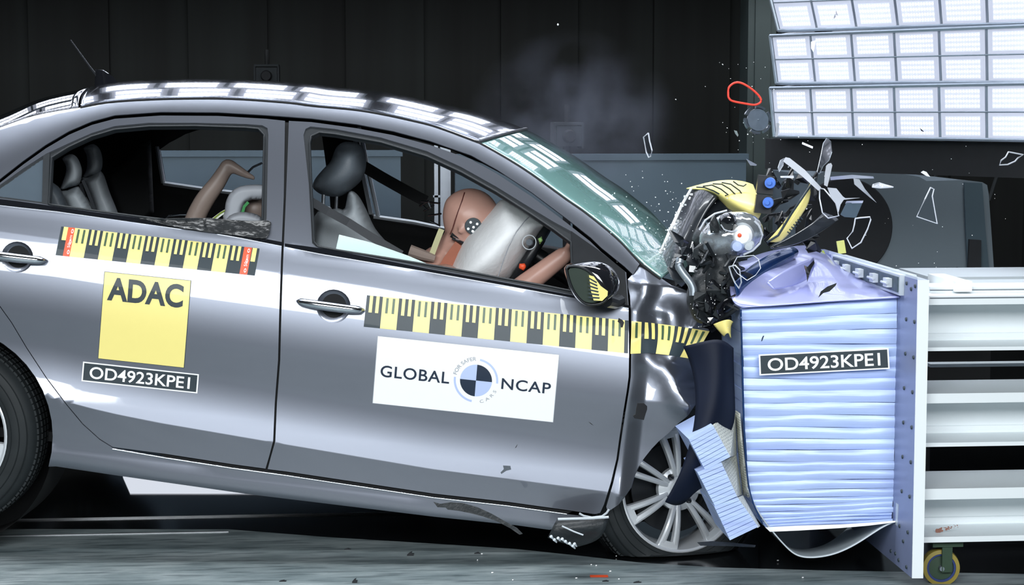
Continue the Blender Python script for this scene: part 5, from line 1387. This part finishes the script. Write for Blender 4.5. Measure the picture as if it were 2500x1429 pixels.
yb = sheet_l('bonnet_skin', [[(1676,461),(1710,451),(1750,442),(1790,440),(1822,445),(1838,452)], [(1690,462),(1718,456),(1752,455),(1790,462),(1826,472),(1850,482)], [(1720,462),(1738,463),(1765,476),(1800,495),(1835,504),(1861,504)], [(1752,478),(1765,484),(1785,502),(1812,515),(1836,524),(1856,530)], [(1768,500),(1776,508),(1795,518),(1818,525),(1834,535),(1845,541)]], M['yellow'],
        [[6.05,6.0,5.95,5.92,5.9,5.9],[6.0,5.95,5.9,5.86,5.84,5.84],[5.95,5.9,5.85,5.8,5.78,5.8],[5.92,5.88,5.84,5.8,5.78,5.8],[5.95,5.9,5.88,5.86,5.85,5.86]], sub=3, th=.004, label='torn yellow bonnet skin with black strokes')
mb = MB()
for pts in ([(1716,455),(1738,452),(1760,462),(1778,476),(1770,478)], [(1740,449),(1762,450),(1782,462),(1800,480)], [(1762,446),(1784,450),(1806,466),(1812,476)], [(1700,457),(1720,458),(1742,466),(1756,474)], [(1790,443),(1802,452),(1815,455),(1822,450)]):
    mb.tube([Wc(P(x, y, 5.84)) for x, y in pts], .0035, 6, flat=.6)
mb.build('bonnet_lettering', M['black_ink'], car)
sheet_l('bonnet_skin', [[(1985,438),(1976,452),(1978,470)], [(1962,478),(1958,495),(1974,500)], [(1932,520),(1940,530),(1952,530)], [(1905,556),(1918,562),(1930,568)], [(1873,590),(1888,592),(1905,590)]], M['yellow'], [[5.8,5.78,5.8]]*5, sub=2, th=.003, label='narrow yellow bonnet strip standing upright')
mb = MB(); mb.tube([Wc(P(x, y, 5.76)) for x, y in [(1992,434),(1962,478),(1932,522),(1900,575),(1872,592)]], .004, 6)
for k in range(7): mb.tube([Wc(P(1922+5*k, 566-6*k, 5.75)), Wc(P(1930+5*k, 572-6*k, 5.75))], .002, 5)
mb.build('bonnet_edge', M['black_ink'], car)
# headlamp: ribbed clear bowl
t_ = empty('headlamp', Matrix.Translation(LY(1785, 575, -.02)), car); HO = LY(1785, 575, -.02)
mb = MB(); rot = Matrix.Rotation(R(-25), 3, 'Y')
def rib(q): return q*(1+.012*math.sin(math.atan2(q.z, q.x)*36))
mb.ell((0, 0, 0), (.098, .075, .068), rot, 90, 14, fn=rib); mb.build('lens', M['clear'], t_, 60)
mb = MB(); mb.ell((-.01, .02, .0), (.085, .05, .055), rot, 24, 12); mb.build('reflector', pbr('grey_reflector', (.35, .38, .42), .15, .9, noise_amt=.3), t_, 60)
for k, (x, y, r_, mt_) in enumerate([(1776,545,.028,'gloss'), (1812,575,.030,'white'), (1806,573,.008,'red_ink'), (1800,600,.02,'blue_ink'), (1828,600,.016,'light_grey')]):
    mb = MB(); mb.lathe([(.0001, -.02), (r_*.7, -.018), (r_, -.006), (r_, .03)], LY(x, y, -.09+.004*(k != 2))-HO, (.1, 1, .1), 20); mb.build('lamp_bowl', M[mt_], t_)
mb = MB()
for pts in ([(1708,562),(1722,538),(1745,522),(1775,514)], [(1857,560),(1862,575),(1855,595),(1838,612),(1815,622)], [(1760,548),(1768,560),(1785,566),(1806,562)], [(1842,540),(1852,550),(1858,562)]):
    mb.tube([LY(x, y, -.10)-HO for x, y in pts], .003, 6)
mb.build('lens_rim', M['shardw'], t_)
# dark mechanical mass: bent brackets, hoses, splintered ribs
rm = random.Random(21)
def splinter(mb, x, y, L_, wpx, ang, d, taper=.3):
    a = Vector((x, y)); dr = Vector((math.cos(ang), math.sin(ang))); n = Vector((-dr.y, dr.x)); b = a+dr*L_
    q = [a+n*wpx*.5, a+dr*L_*.4+n*wpx*.7, b+n*wpx*.5*taper, b-n*wpx*.5*taper, a+dr*L_*.5-n*wpx*.6, a-n*wpx*.5]
    dd = [d, d-.01, d+.03, d+.03, d, d+.01]; pts = [Wc(P(p.x, p.y, k)) for p, k in zip(q, dd)]
    mb.slab(pts, Vector((0, 1, 0)), rm.uniform(.006, .02))
for nm, cnt, box_, mt_, dd in (('broken_plastic', 46, (1690,1800,560,790), 'shred', (5.55, 5.8)), ('broken_plastic', 26, (1640,1720,590,700), 'hoodblack', (5.6, 5.9)), ('broken_bracket', 30, (1860,1990,430,600), 'black', (5.75, 6.2)), ('broken_bracket', 16, (1690,1775,700,810), 'gloss', (5.5, 5.6))):
    for k in range(cnt):
        mb = MB(); splinter(mb, rm.uniform(box_[0], box_[1]), rm.uniform(box_[2], box_[3]), rm.uniform(20, 60), rm.uniform(8, 24), rm.uniform(-2.4, .8), rm.uniform(*dd))
        mb.build(nm, M[mt_], car, smooth=False)
mb = MB()
for k in range(9):
    x, y = rm.uniform(1700, 1790), rm.uniform(600, 760); mb.tube([Wc(P(x+rm.gauss(0, 14), y+12*j+rm.gauss(0, 8), rm.uniform(5.52, 5.62))) for j in range(5)], rm.uniform(.003, .008), 7)
mb.build('wiring', M['rubber'], car)
mb = MB(); mb.ell(Wc(P(1745, 590, 5.75)), (.07, .06, .06), None, 16, 10); mb.ell(Wc(P(1725, 720, 5.66)), (.06, .05, .09), None, 16, 10); mb.ell(Wc(P(1765, 690, 5.62)), (.055, .05, .09), None, 16, 10); mb.build('engine_block', M['shred'], car, 40)
puff('washer_bottle', [(1668,618),(1700,612),(1728,618),(1732,645),(1722,668),(1690,675),(1664,660),(1660,636)], .02, .14, 18, M['teal'], smooth=2)
mb = MB(); mb.tube(catmull([Wc(P(x, y, 5.60)) for x, y in [(1662,632),(1657,648),(1668,668),(1684,688),(1692,705),(1693,722)]], 4), .012, 10); mb.build('coolant_hose', M['lampframe'], car, 60)
for x, y in ((1880,447),(1875,495)):
    mb = MB(); mb.lathe([(.0001, -.02), (.006, -.02), (.007, -.005), (.016, -.005), (.017, .01), (.0001, .012)], Wc(P(x, y, 5.72)), (.2, 1, 0), 18); mb.build('blue_connector', M['bluecon'], car, 40); mb = MB(); mb.box(Wc(P(x-12, y+4, 5.77)), (.05, .03, .055)); mb.build('connector_bracket', M['black'], car, smooth=False)
mb = MB(); mb.box(Wc(P(1690, 657, 5.62)), (.018, .01, .018)); mb.build('white_clip', M['white'], car, smooth=False)
sheet_l('bumper_skin', [[(1880,604),(1930,580),(1985,545),(2010,520)], [(1885,606),(1935,592),(1990,560),(2040,530)], [(1890,606),(1940,600),(2000,572),(2046,538)]], M['hoodblack'], [[5.6,5.65,5.7,5.75]]*3, sub=2, th=.006, label='black bumper skin pointing up to the right')
sheet_l('ruler_remnant', [[(1742,792),(1765,782),(1782,780),(1790,786)], [(1748,800),(1762,794),(1775,790),(1783,794)], [(1768,822),(1772,815),(1780,812),(1784,826)]], M['yellow'], [[5.52,5.5,5.5,5.52]]*3, sub=2, th=.003, label='crumpled yellow end of the measuring tape')

# ------------------------------------------------------------------ things flying about
def flying(name, pts, d, mat, label, cat, group=None, edge=None, tilt=.04, th=.003, er=.0022, fill=True):
    c2 = sum((Vector(p) for p in pts), Vector((0, 0)))/len(pts); c = P(c2.x, c2.y, d); r_ = random.Random(int(c2.x*7+c2.y)); a = r_.uniform(-1, 1)*tilt; b = r_.uniform(-1, 1)*tilt
    W = max(abs(p[0]-c2.x) for p in pts)+1; H = max(abs(p[1]-c2.y) for p in pts)+1
    q = [P(x, y, d+a*(x-c2.x)/W+b*(y-c2.y)/H)-c for x, y in pts]; mb = MB()
    if fill: mb.slab(q, Vector(fwd), th)
    if edge:
        mb2 = MB(); mb2.tube(q+[q[0]], er, 6, cap=False)
        if not fill: mb.tube(q+[q[0]], er, 6, cap=False)
    o = mb.build(name, mat, None, smooth=False); o.location = c
    if edge and fill: mb2.build('broken_edge', edge, o)
    tag(o, label, cat, group); return o
CLR = M['clear']; SW = M['shardw']
M['thin'] = pbr('thin_clear_sheet', (.95, .97, 1), .03, trans=1, ior=1.02, noise_amt=.01)
T_ = M['thin']
flying('plastic_shard', [(2272,458),(2280,462),(2276,480),(2288,546),(2238,529),(2258,487)], 5.6, T_, 'large clear triangular shard with white edges above the white beams', 'shard', edge=SW)
flying('plastic_shard', [(2462,371),(2498,378),(2485,386),(2478,394),(2460,402),(2440,403),(2444,392),(2455,384)], 5.6, T_, 'clear arrow-shaped shard at the right edge under the lamp rack', 'shard', edge=SW)
flying('plastic_shard', [(2088,534),(2100,532),(2124,530),(2126,536),(2118,560),(2102,592),(2080,607),(2068,582),(2082,565),(2086,548)], 5.6, T_, 'clear oval shard with white edges beside the yellow tag', 'shard', edge=SW)
flying('plastic_shard', [(2132,451),(2146,447),(2180,457),(2150,459),(2130,457)], 5.6, CLR, 'small flat clear shard right of the pale strips', 'shard', edge=SW)
flying('plastic_shard', [(1780,652),(1795,648),(1806,660),(1810,690),(1804,704),(1794,690),(1786,672)], 5.45, T_, 'clear leaf-shaped lens shard left of the lavender cover', 'shard', edge=SW)
flying('plastic_shard', [(1800,628),(1840,624),(1852,634),(1857,655),(1845,672),(1824,685),(1800,668),(1788,650)], 5.42, T_, 'big curved clear lens piece over the lavender cover', 'shard', edge=SW, er=.0012)
flying('glass_shard', [(1583,325),(1586,345),(1592,368),(1588,382),(1584,385),(1578,372),(1571,335)], 5.9, T_, 'dark-edged narrow glass shard flying above the windscreen', 'shard', edge=SW)
flying('plastic_strip', [(1918,384),(1928,386),(1965,415),(2005,458),(1998,466),(1960,432),(1935,412),(1912,394)], 5.7, SW, 'long pale plastic strip slanting down behind the wreck', 'strip')
flying('plastic_strip', [(2027,432),(2080,427),(2132,431),(2134,436),(2080,436),(2028,440)], 5.7, SW, 'pale plastic strip lying level beside the bent one', 'strip')
flying('plastic_strip', [(2084,436),(2098,438),(2112,462),(2140,495),(2126,484),(2100,462),(2086,450)], 5.68, SW, 'bent pale plastic strip pointing down to the right', 'strip')
flying('plastic_strip', [(2022,400),(2029,398),(2032,404),(2026,432),(2020,456),(2012,452),(2014,425),(2017,405)], 5.66, SW, 'short upright pale plastic piece where the strips cross', 'strip')
flying('plastic_strip', [(2020,458),(2042,460),(2058,480),(2064,484),(2100,483),(2060,488),(2052,500),(2046,525),(2042,500),(2030,485)], 5.67, SW, 'forked pale plastic piece hanging below the crossing strips', 'strip')
flying('plastic_strip', [(2067,491),(2108,490),(2106,496),(2064,497)], 5.66, M['white'], 'short white bar above the small grey flap', 'strip')
flying('plastic_flap', [(2066,496),(2106,495),(2090,532),(2062,530),(2052,524)], 5.7, M['panelgrey'], 'small grey flap under the white bar', 'flap')
flying('plastic_shard', [(2001,460),(2012,462),(2040,495),(2048,527),(2022,533),(2008,520),(2001,485)], 5.72, T_, 'clear dark pane under the crossing pale strips', 'shard', edge=SW)
flying('black_shard', [(2018,338),(2028,345),(2031,372),(2024,392),(2010,405),(2000,425),(1995,420),(2004,380),(2010,350)], 5.75, M['gloss'], 'tall black shard under the lamp rack', 'shard', edge=M['lampframe'], er=.001)
flying('plastic_shard', [(1905,392),(1915,386),(1912,404),(1902,420),(1899,410)], 5.7, CLR, 'thin clear sliver left of the long pale strip', 'shard', edge=SW, er=.001)
flying('plastic_shard', [(1822,388),(1848,402),(1846,405),(1832,404)], 5.7, SW, 'small white leaf-like flake above the yellow bonnet skin', 'shard')
flying('plastic_shard', [(1959,347),(1985,358),(1984,363),(1958,352)], 5.7, SW, 'short white stick below the lamp rack', 'shard')
flying('plastic_shard', [(2254,417),(2262,420),(2271,432),(2262,430),(2248,421)], 5.7, SW, 'small pale flake above the grey machine cover', 'shard')
flying('plastic_shard', [(1896,300),(1903,301),(1899,333),(1893,335)], 5.8, SW, 'pale sliver at the lower left corner of the lamp rack', 'shard')
flying('plastic_shard', [(1905,430),(1938,429),(1938,435),(1906,434)], 5.7, SW, 'short level white sliver behind the blue connectors', 'shard')
flying('black_shard', [(1963,648),(1972,652),(1978,645),(1987,636),(1989,642),(1980,658),(1971,689),(1969,672)], 5.4, M['gloss'], 'black three-cornered shard over the lavender cover', 'shard')
flying('black_shard', [(2043,691),(2040,698),(2025,712),(2010,716),(1998,727),(2004,712),(2020,700)], 5.4, M['gloss'], 'long ragged black shard over the top front edge of the block', 'shard')
flying('black_shard', [(1863,820),(1860,826),(1858,834),(1861,833),(1866,820)], 5.4, M['gloss'], 'tiny curved black chip left of the block number strip', 'shard')
flying('black_shard', [(1989,862),(1994,866),(2000,874),(1996,872)], 5.4, M['gloss'], 'tiny black chip over the block number strip', 'shard')
flying('black_shard', [(2042,26),(2046,38),(2033,48)], 5.7, M['gloss'], 'black triangular chip in front of the second lamp row', 'shard')
flying('black_shard', [(2246,312),(2252,318),(2257,322),(2250,320)], 5.7, M['gloss'], 'small black chip in front of the lowest lamp row', 'shard')
flying('black_shard', [(1980,102),(1992,98),(1986,128),(1980,118)], 5.7, M['lampframe'], 'grey curved chip in front of the third lamp row', 'shard')
flying('black_shard', [(1792,318),(1799,320),(1803,330),(1801,334),(1795,326)], 5.8, SW, 'small white chip with a red tip left of the round cap', 'shard')
flying('black_clip', [(1557,985),(1572,985),(1580,992),(1580,1000),(1576,1012),(1572,1026),(1560,1024),(1549,1022),(1546,1016),(1552,1012),(1554,998)], 5.45, M['matt'], 'black plastic clip in front of the dented wing', 'clip', th=.015)
flying('black_shard', [(1511,777),(1520,782),(1524,788),(1520,800),(1516,800),(1514,790),(1508,786)], 5.5, M['matt'], 'small black knob at the front end of the door ruler tape', 'shard', th=.008)
flying('black_shard', [(1436,1030),(1442,1033),(1450,1040),(1444,1037)], 5.5, M['matt'], 'tiny black chip right of the white sign', 'shard')
flying('black_shard', [(1264,1084),(1260,1090),(1257,1095),(1261,1092)], 5.5, M['matt'], 'tiny black chip below the white sign', 'shard')
flying('grey_clip', [(1228,1137),(1246,1138),(1248,1147),(1236,1150),(1224,1158),(1222,1154),(1230,1146)], 5.5, M['galvd'], 'small grey arrow-shaped clip in front of the front door', 'clip')
strip = [(1058,1226),(1075,1231),(1100,1227),(1130,1229),(1165,1239),(1200,1255),(1235,1275),(1262,1290),(1276,1304),(1268,1306),(1245,1290),(1210,1272),(1180,1262),(1150,1254),(1120,1248),(1093,1245),(1088,1240),(1068,1239)]
flying('torn_strip', strip, 5.42, M['shred'], 'long curved black strip torn off below the front door', 'strip', th=.006)
flying('black_strip', [(1702,1325),(1740,1322),(1790,1326),(1845,1332),(1843,1337),(1780,1334),(1710,1333)], 5.4, M['shred'], 'flat black strip beside the bottom of the front wheel', 'strip')
# red rubber ring
pts = [(1778,231),(1780,213),(1795,202),(1813,204),(1837,219),(1855,237),(1857,249),(1843,256),(1819,253),(1789,247),(1780,240)]
c = P(1818, 230, 5.7); mb = MB(); mb.tube([P(p.x, p.y, 5.7)-c for p in catmull([Vector(p) for p in pts], 5, True)]+[P(*pts[0], 5.7)-c], .0032, 10, cap=False)
o = mb.build('rubber_ring', pbr('bright_red_rubber', (.9, .045, .02), .35, noise_amt=.03), None, 60); o.location = c; tag(o, 'bright red rubber ring flying left of the lamp rack', 'ring')
# round plastic cap with notches
c = P(1850, 293, 5.75); t = empty('round_cap', Matrix.Translation(c)); n_ = -fwd+rgt*.25+upv*.1
mb = MB(); mb.lathe([(.0001, .004), (.034, .003), (.035, -.001), (.034, -.006)], (0, 0, 0), n_, 40); mb.lathe([(.0001, .008), (.003, .007), (.003, .003)], (0, 0, 0), n_, 12); mb.build('disc', pbr('smoky_blue_plastic', (.10, .13, .17), .3, coat=.5, noise_amt=.3, nscale=40), t)
mb = MB(); ax = n_.normalized(); a = ax.orthogonal().normalized(); b = ax.cross(a)
for k in range(6):
    th = [R(60*k+8+44*j/8) for j in range(9)]
    V = []
    for q in th:
        for r_, h in ((.037, -.008), (.037, .003), (.044, .003), (.044, -.008)): V.append((a*math.cos(q)+b*math.sin(q))*r_+ax*h)
    mb.add(V, [(i*4+j, i*4+(j+1) % 4, (i+1)*4+(j+1) % 4, (i+1)*4+j) for i in range(8) for j in range(4)]+[(0,1,2,3), (32,33,34,35)])
mb.build('notched_rim', pbr('dark_blue_grey_plastic', (.05, .065, .085), .3, coat=.5, noise_amt=.1), t, smooth=False)
tag(t, 'round dark plastic cap with a notched rim at the left end of the lamp rack', 'cap')
# crumbs of glass: one mesh, many things
bmx = bmesh.new(); bmesh.ops.create_icosphere(bmx, subdivisions=1, radius=1)
for v in bmx.verts: v.co *= 1+.35*noise.noise(v.co*2.3)
me = bpy.data.meshes.new('glass_crumb'); bmx.to_mesh(me); bmx.free(); me.materials.append(M['white'])
proto = bpy.data.objects.new('glass_crumb', me)
rg = random.Random(44); n_c = 0
def crumb(x, y, d, r_, label, group):
    global n_c
    o = proto.copy(); COL.objects.link(o); o.location = P(x, y, d); o.scale = (r_, r_*rg.uniform(.5, 1), r_*rg.uniform(.6, 1.3)); o.rotation_euler = (rg.uniform(0, 3),)*3; tag(o, label, 'glass crumb', group)
for k in range(110):
    t = rg.random()**1.3; x = 1650-rg.random()**1.5*150+rg.gauss(0, 22); y = 545+rg.gauss(0, 62)
    if x < 1480 or y < 395 or y > 690: continue
    crumb(x, y, 5.9-rg.random()*.1 if y > 560 else 6.0, rg.uniform(.0008, .0024), 'tiny white glass crumb flying around the lower windscreen', 'glass crumbs at the windscreen')
for k in range(38):
    crumb(rg.uniform(1660, 1800), rg.uniform(520, 800), 5.45, rg.uniform(.0006, .0017), 'tiny white crumb flying in front of the wrecked engine bay', 'crumbs in front of the engine bay')
for k in range(60):
    crumb(rg.triangular(1640, 2100, 1850), rg.uniform(150, 520), 5.8, rg.uniform(.0008, .0024), 'tiny pale crumb flying left of and below the lamp rack', 'crumbs under the lamp rack')
for k in range(22):
    crumb(rg.uniform(2060, 2460), rg.uniform(350, 660), 5.6, rg.uniform(.0008, .0016), 'tiny pale crumb flying over the white beams', 'crumbs over the beams')
crumb(1362, 60, 6.0, .004, 'lone round white crumb high in the dark above the roof', None)
for k in range(13):
    x = rg.uniform(1060, 2000); y = rg.uniform(1345, 1425); p = PZ(x, y, .002); r_ = rg.uniform(.0012, .003)
    o = proto.copy(); COL.objects.link(o); o.location = p; o.scale = (r_*1.6, r_, .002); tag(o, 'tiny glass crumb lying on the concrete floor', 'glass crumb', 'crumbs on the floor')
def on_floor(name, pts, mat, label, cat, th=.004, group=None):
    c = PZ(pts[0][0], pts[0][1]); mb = MB(); mb.slab([PZ(x, y, .0008)-c for x, y in pts], (0, 0, 1), th); o = mb.build(name, mat, None, smooth=False); o.location = c; tag(o, label, cat, group)
on_floor('red_tape_mark', [(1440,1405),(1484,1405),(1485,1410),(1441,1410)], M['red_ink'], 'short red tape mark on the floor left of the wheel', 'tape', .0008)
def chip_up(x, y, w_, h, label):
    c = PZ(x, y); q = [Vector((dx*w_, 0, dz*h)) for dx, dz in [(-.5, 0), (.4, 0), (.5, .5), (.15, .55), (.25, 1), (-.1, .8), (-.45, .35)]]
    mb = MB(); mb.slab(q, (.2, 1, 0), .006); o = mb.build('black_chip', M['black'], None, smooth=False); o.location = c; tag(o, label, 'chip')
chip_up(1002, 1358, .022, .014, 'small black chip on the floor below the white sign')
chip_up(866, 1424, .016, .014, 'black chip standing on the floor at the bottom edge')
chip_up(690, 1421, .022, .005, 'flat black chip on the floor in the lower left')
chip_up(1556, 1424, .024, .005, 'flat black chip on the floor at the bottom below the wheel')
chip_up(1478, 1421, .02, .004, 'flat black chip on the floor under the red tape mark')
chip_up(848, 1343, .02, .005, 'black chip on the floor below the front door handle')
chip_up(1165, 1353, .02, .005, 'black chip on the floor under the torn strip')
# grey machine cover in the background on the right
gm = empty("machine_cover", Matrix.Identity(4))
def yq(x, y, d=8.2): return PY(x, y, d)
mb = MB(); q = [(1985,430),(2030,412),(2100,415),(2180,421),(2245,432),(2262,442),(2350,440),(2398,445),(2410,452),(2414,475),(2420,560),(2432,735),(1985,735)]
mb.slab([yq(x, y) for x, y in q], (0, 1, 0), .8); mb.build('shell', pbr('slate_cover', (.13, .165, .19), .6, noise_amt=.06, nscale=6), gm, smooth=False)
mb = MB(); a_, b_ = yq(1995, 735, 8.35), yq(2422, 735, 8.35); mb2 = MB(); mb2.box(((a_.x+b_.x)/2, 8.6, a_.z/2), (b_.x-a_.x, .5, a_.z)); mb2.build('plinth', M['matt'], gm, smooth=False); cc = yq(2062, 556, 8.19); mb.lathe([(.0001, 0), (.215, 0), (.22, .01)], cc, (0, 1, 0), 64); mb.build('round_recess', M['coverdark'], gm)
mb = MB(); mb.slab([yq(x, y, 8.185) for x, y in [(2352,445),(2396,447),(2404,560),(2416,690),(2362,690),(2356,560)]], (0, -1, 0), .012); mb.build('side_rib', pbr('slate_panel', (.05, .08, .10), .6, noise_amt=.05), gm, smooth=False)
mb = MB(); mb.slab([yq(x, y, 8.17) for x, y in [(2364,584),(2392,586),(2392,672),(2360,672)]], (0, -1, 0), .02); mb.build('handle_recess', M['coverdark'], gm, smooth=False)
mb = MB(); mb.lathe([(.004, -.004), (.010, -.004), (.011, 0), (.004, .0)], yq(2336, 658, 8.185), (0, 1, 0), 16); mb.build('knob', M['coverdark'], gm)
tag(gm, 'slate grey machine cover with a dark round recess behind the white beams', 'machine cover')
mb = MB(); a, b = yq(2205, 378, 9.4), yq(2470, 377, 9.4); mb.tube([a, b], .008, 6); mb.tube([yq(2245, 380, 9.4), yq(2250, 430, 9.4)], .008, 6); mb.tube([yq(2325, 385, 9.4), yq(2275, 440, 9.4)], .008, 6); mb.tube([yq(2450, 380, 9.4), yq(2415, 490, 9.4)], .01, 6)
tag(mb.build('pipe_frame', M['dimtrim'], None), 'thin dark pipe frame behind the machine cover', 'frame')
# lit glass panels set in the black floor under the car
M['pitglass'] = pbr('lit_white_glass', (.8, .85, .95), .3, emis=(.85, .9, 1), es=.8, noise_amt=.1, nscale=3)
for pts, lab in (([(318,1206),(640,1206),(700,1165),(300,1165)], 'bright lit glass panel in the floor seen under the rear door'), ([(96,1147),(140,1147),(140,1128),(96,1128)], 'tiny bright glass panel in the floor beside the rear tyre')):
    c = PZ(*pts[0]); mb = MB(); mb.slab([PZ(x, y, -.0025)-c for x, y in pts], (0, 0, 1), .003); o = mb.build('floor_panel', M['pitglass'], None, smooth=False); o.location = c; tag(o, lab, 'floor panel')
# haze drifting behind the windscreen
hz = MB(); hz.ell((0, 0, 0), (.46, .25, .42), None, 24, 16)
hm = bpy.data.materials.new('blue_haze'); N, L = nt(hm); N.remove(N['Principled BSDF']); v = N.new('ShaderNodeVolumePrincipled')
v.inputs['Color'].default_value = (.72, .80, 1, 1); tc = N.new('ShaderNodeTexCoord'); ns = N.new('ShaderNodeTexNoise'); ns.inputs['Scale'].default_value = 5; ns.inputs['Detail'].default_value = 5
L.new(tc.outputs['Object'], ns.inputs['Vector'])
mp = N.new('ShaderNodeMapping'); mp.inputs['Scale'].default_value = (1/.46, 1/.25, 1/.42); L.new(tc.outputs['Object'], mp.inputs['Vector'])
ln = N.new('ShaderNodeVectorMath'); ln.operation = 'LENGTH'; L.new(mp.outputs['Vector'], ln.inputs[0])
mr = N.new('ShaderNodeMapRange'); mr.inputs['From Min'].default_value = .15; mr.inputs['From Max'].default_value = .95; mr.inputs['To Min'].default_value = 1; mr.inputs['To Max'].default_value = 0; L.new(ln.outputs['Value'], mr.inputs['Value'])
m2 = N.new('ShaderNodeMapRange'); m2.inputs['From Min'].default_value = .38; m2.inputs['From Max'].default_value = .7; m2.inputs['To Max'].default_value = 1; L.new(ns.outputs['Fac'], m2.inputs['Value'])
mu = N.new('ShaderNodeMath'); mu.operation = 'MULTIPLY'; L.new(mr.outputs['Result'], mu.inputs[0]); L.new(m2.outputs['Result'], mu.inputs[1])
mu2 = N.new('ShaderNodeMath'); mu2.operation = 'MULTIPLY'; mu2.inputs[1].default_value = 1.2; L.new(mu.outputs[0], mu2.inputs[0]); L.new(mu2.outputs[0], v.inputs['Density']); L.new(v.outputs[0], N['Material Output'].inputs['Volume'])
o = hz.build('haze', hm, None, 180); o.location = P(1400, 310, 7.5); tag(o, 'faint blue smoke drifting in the dark above the windscreen', 'smoke', kind='stuff')
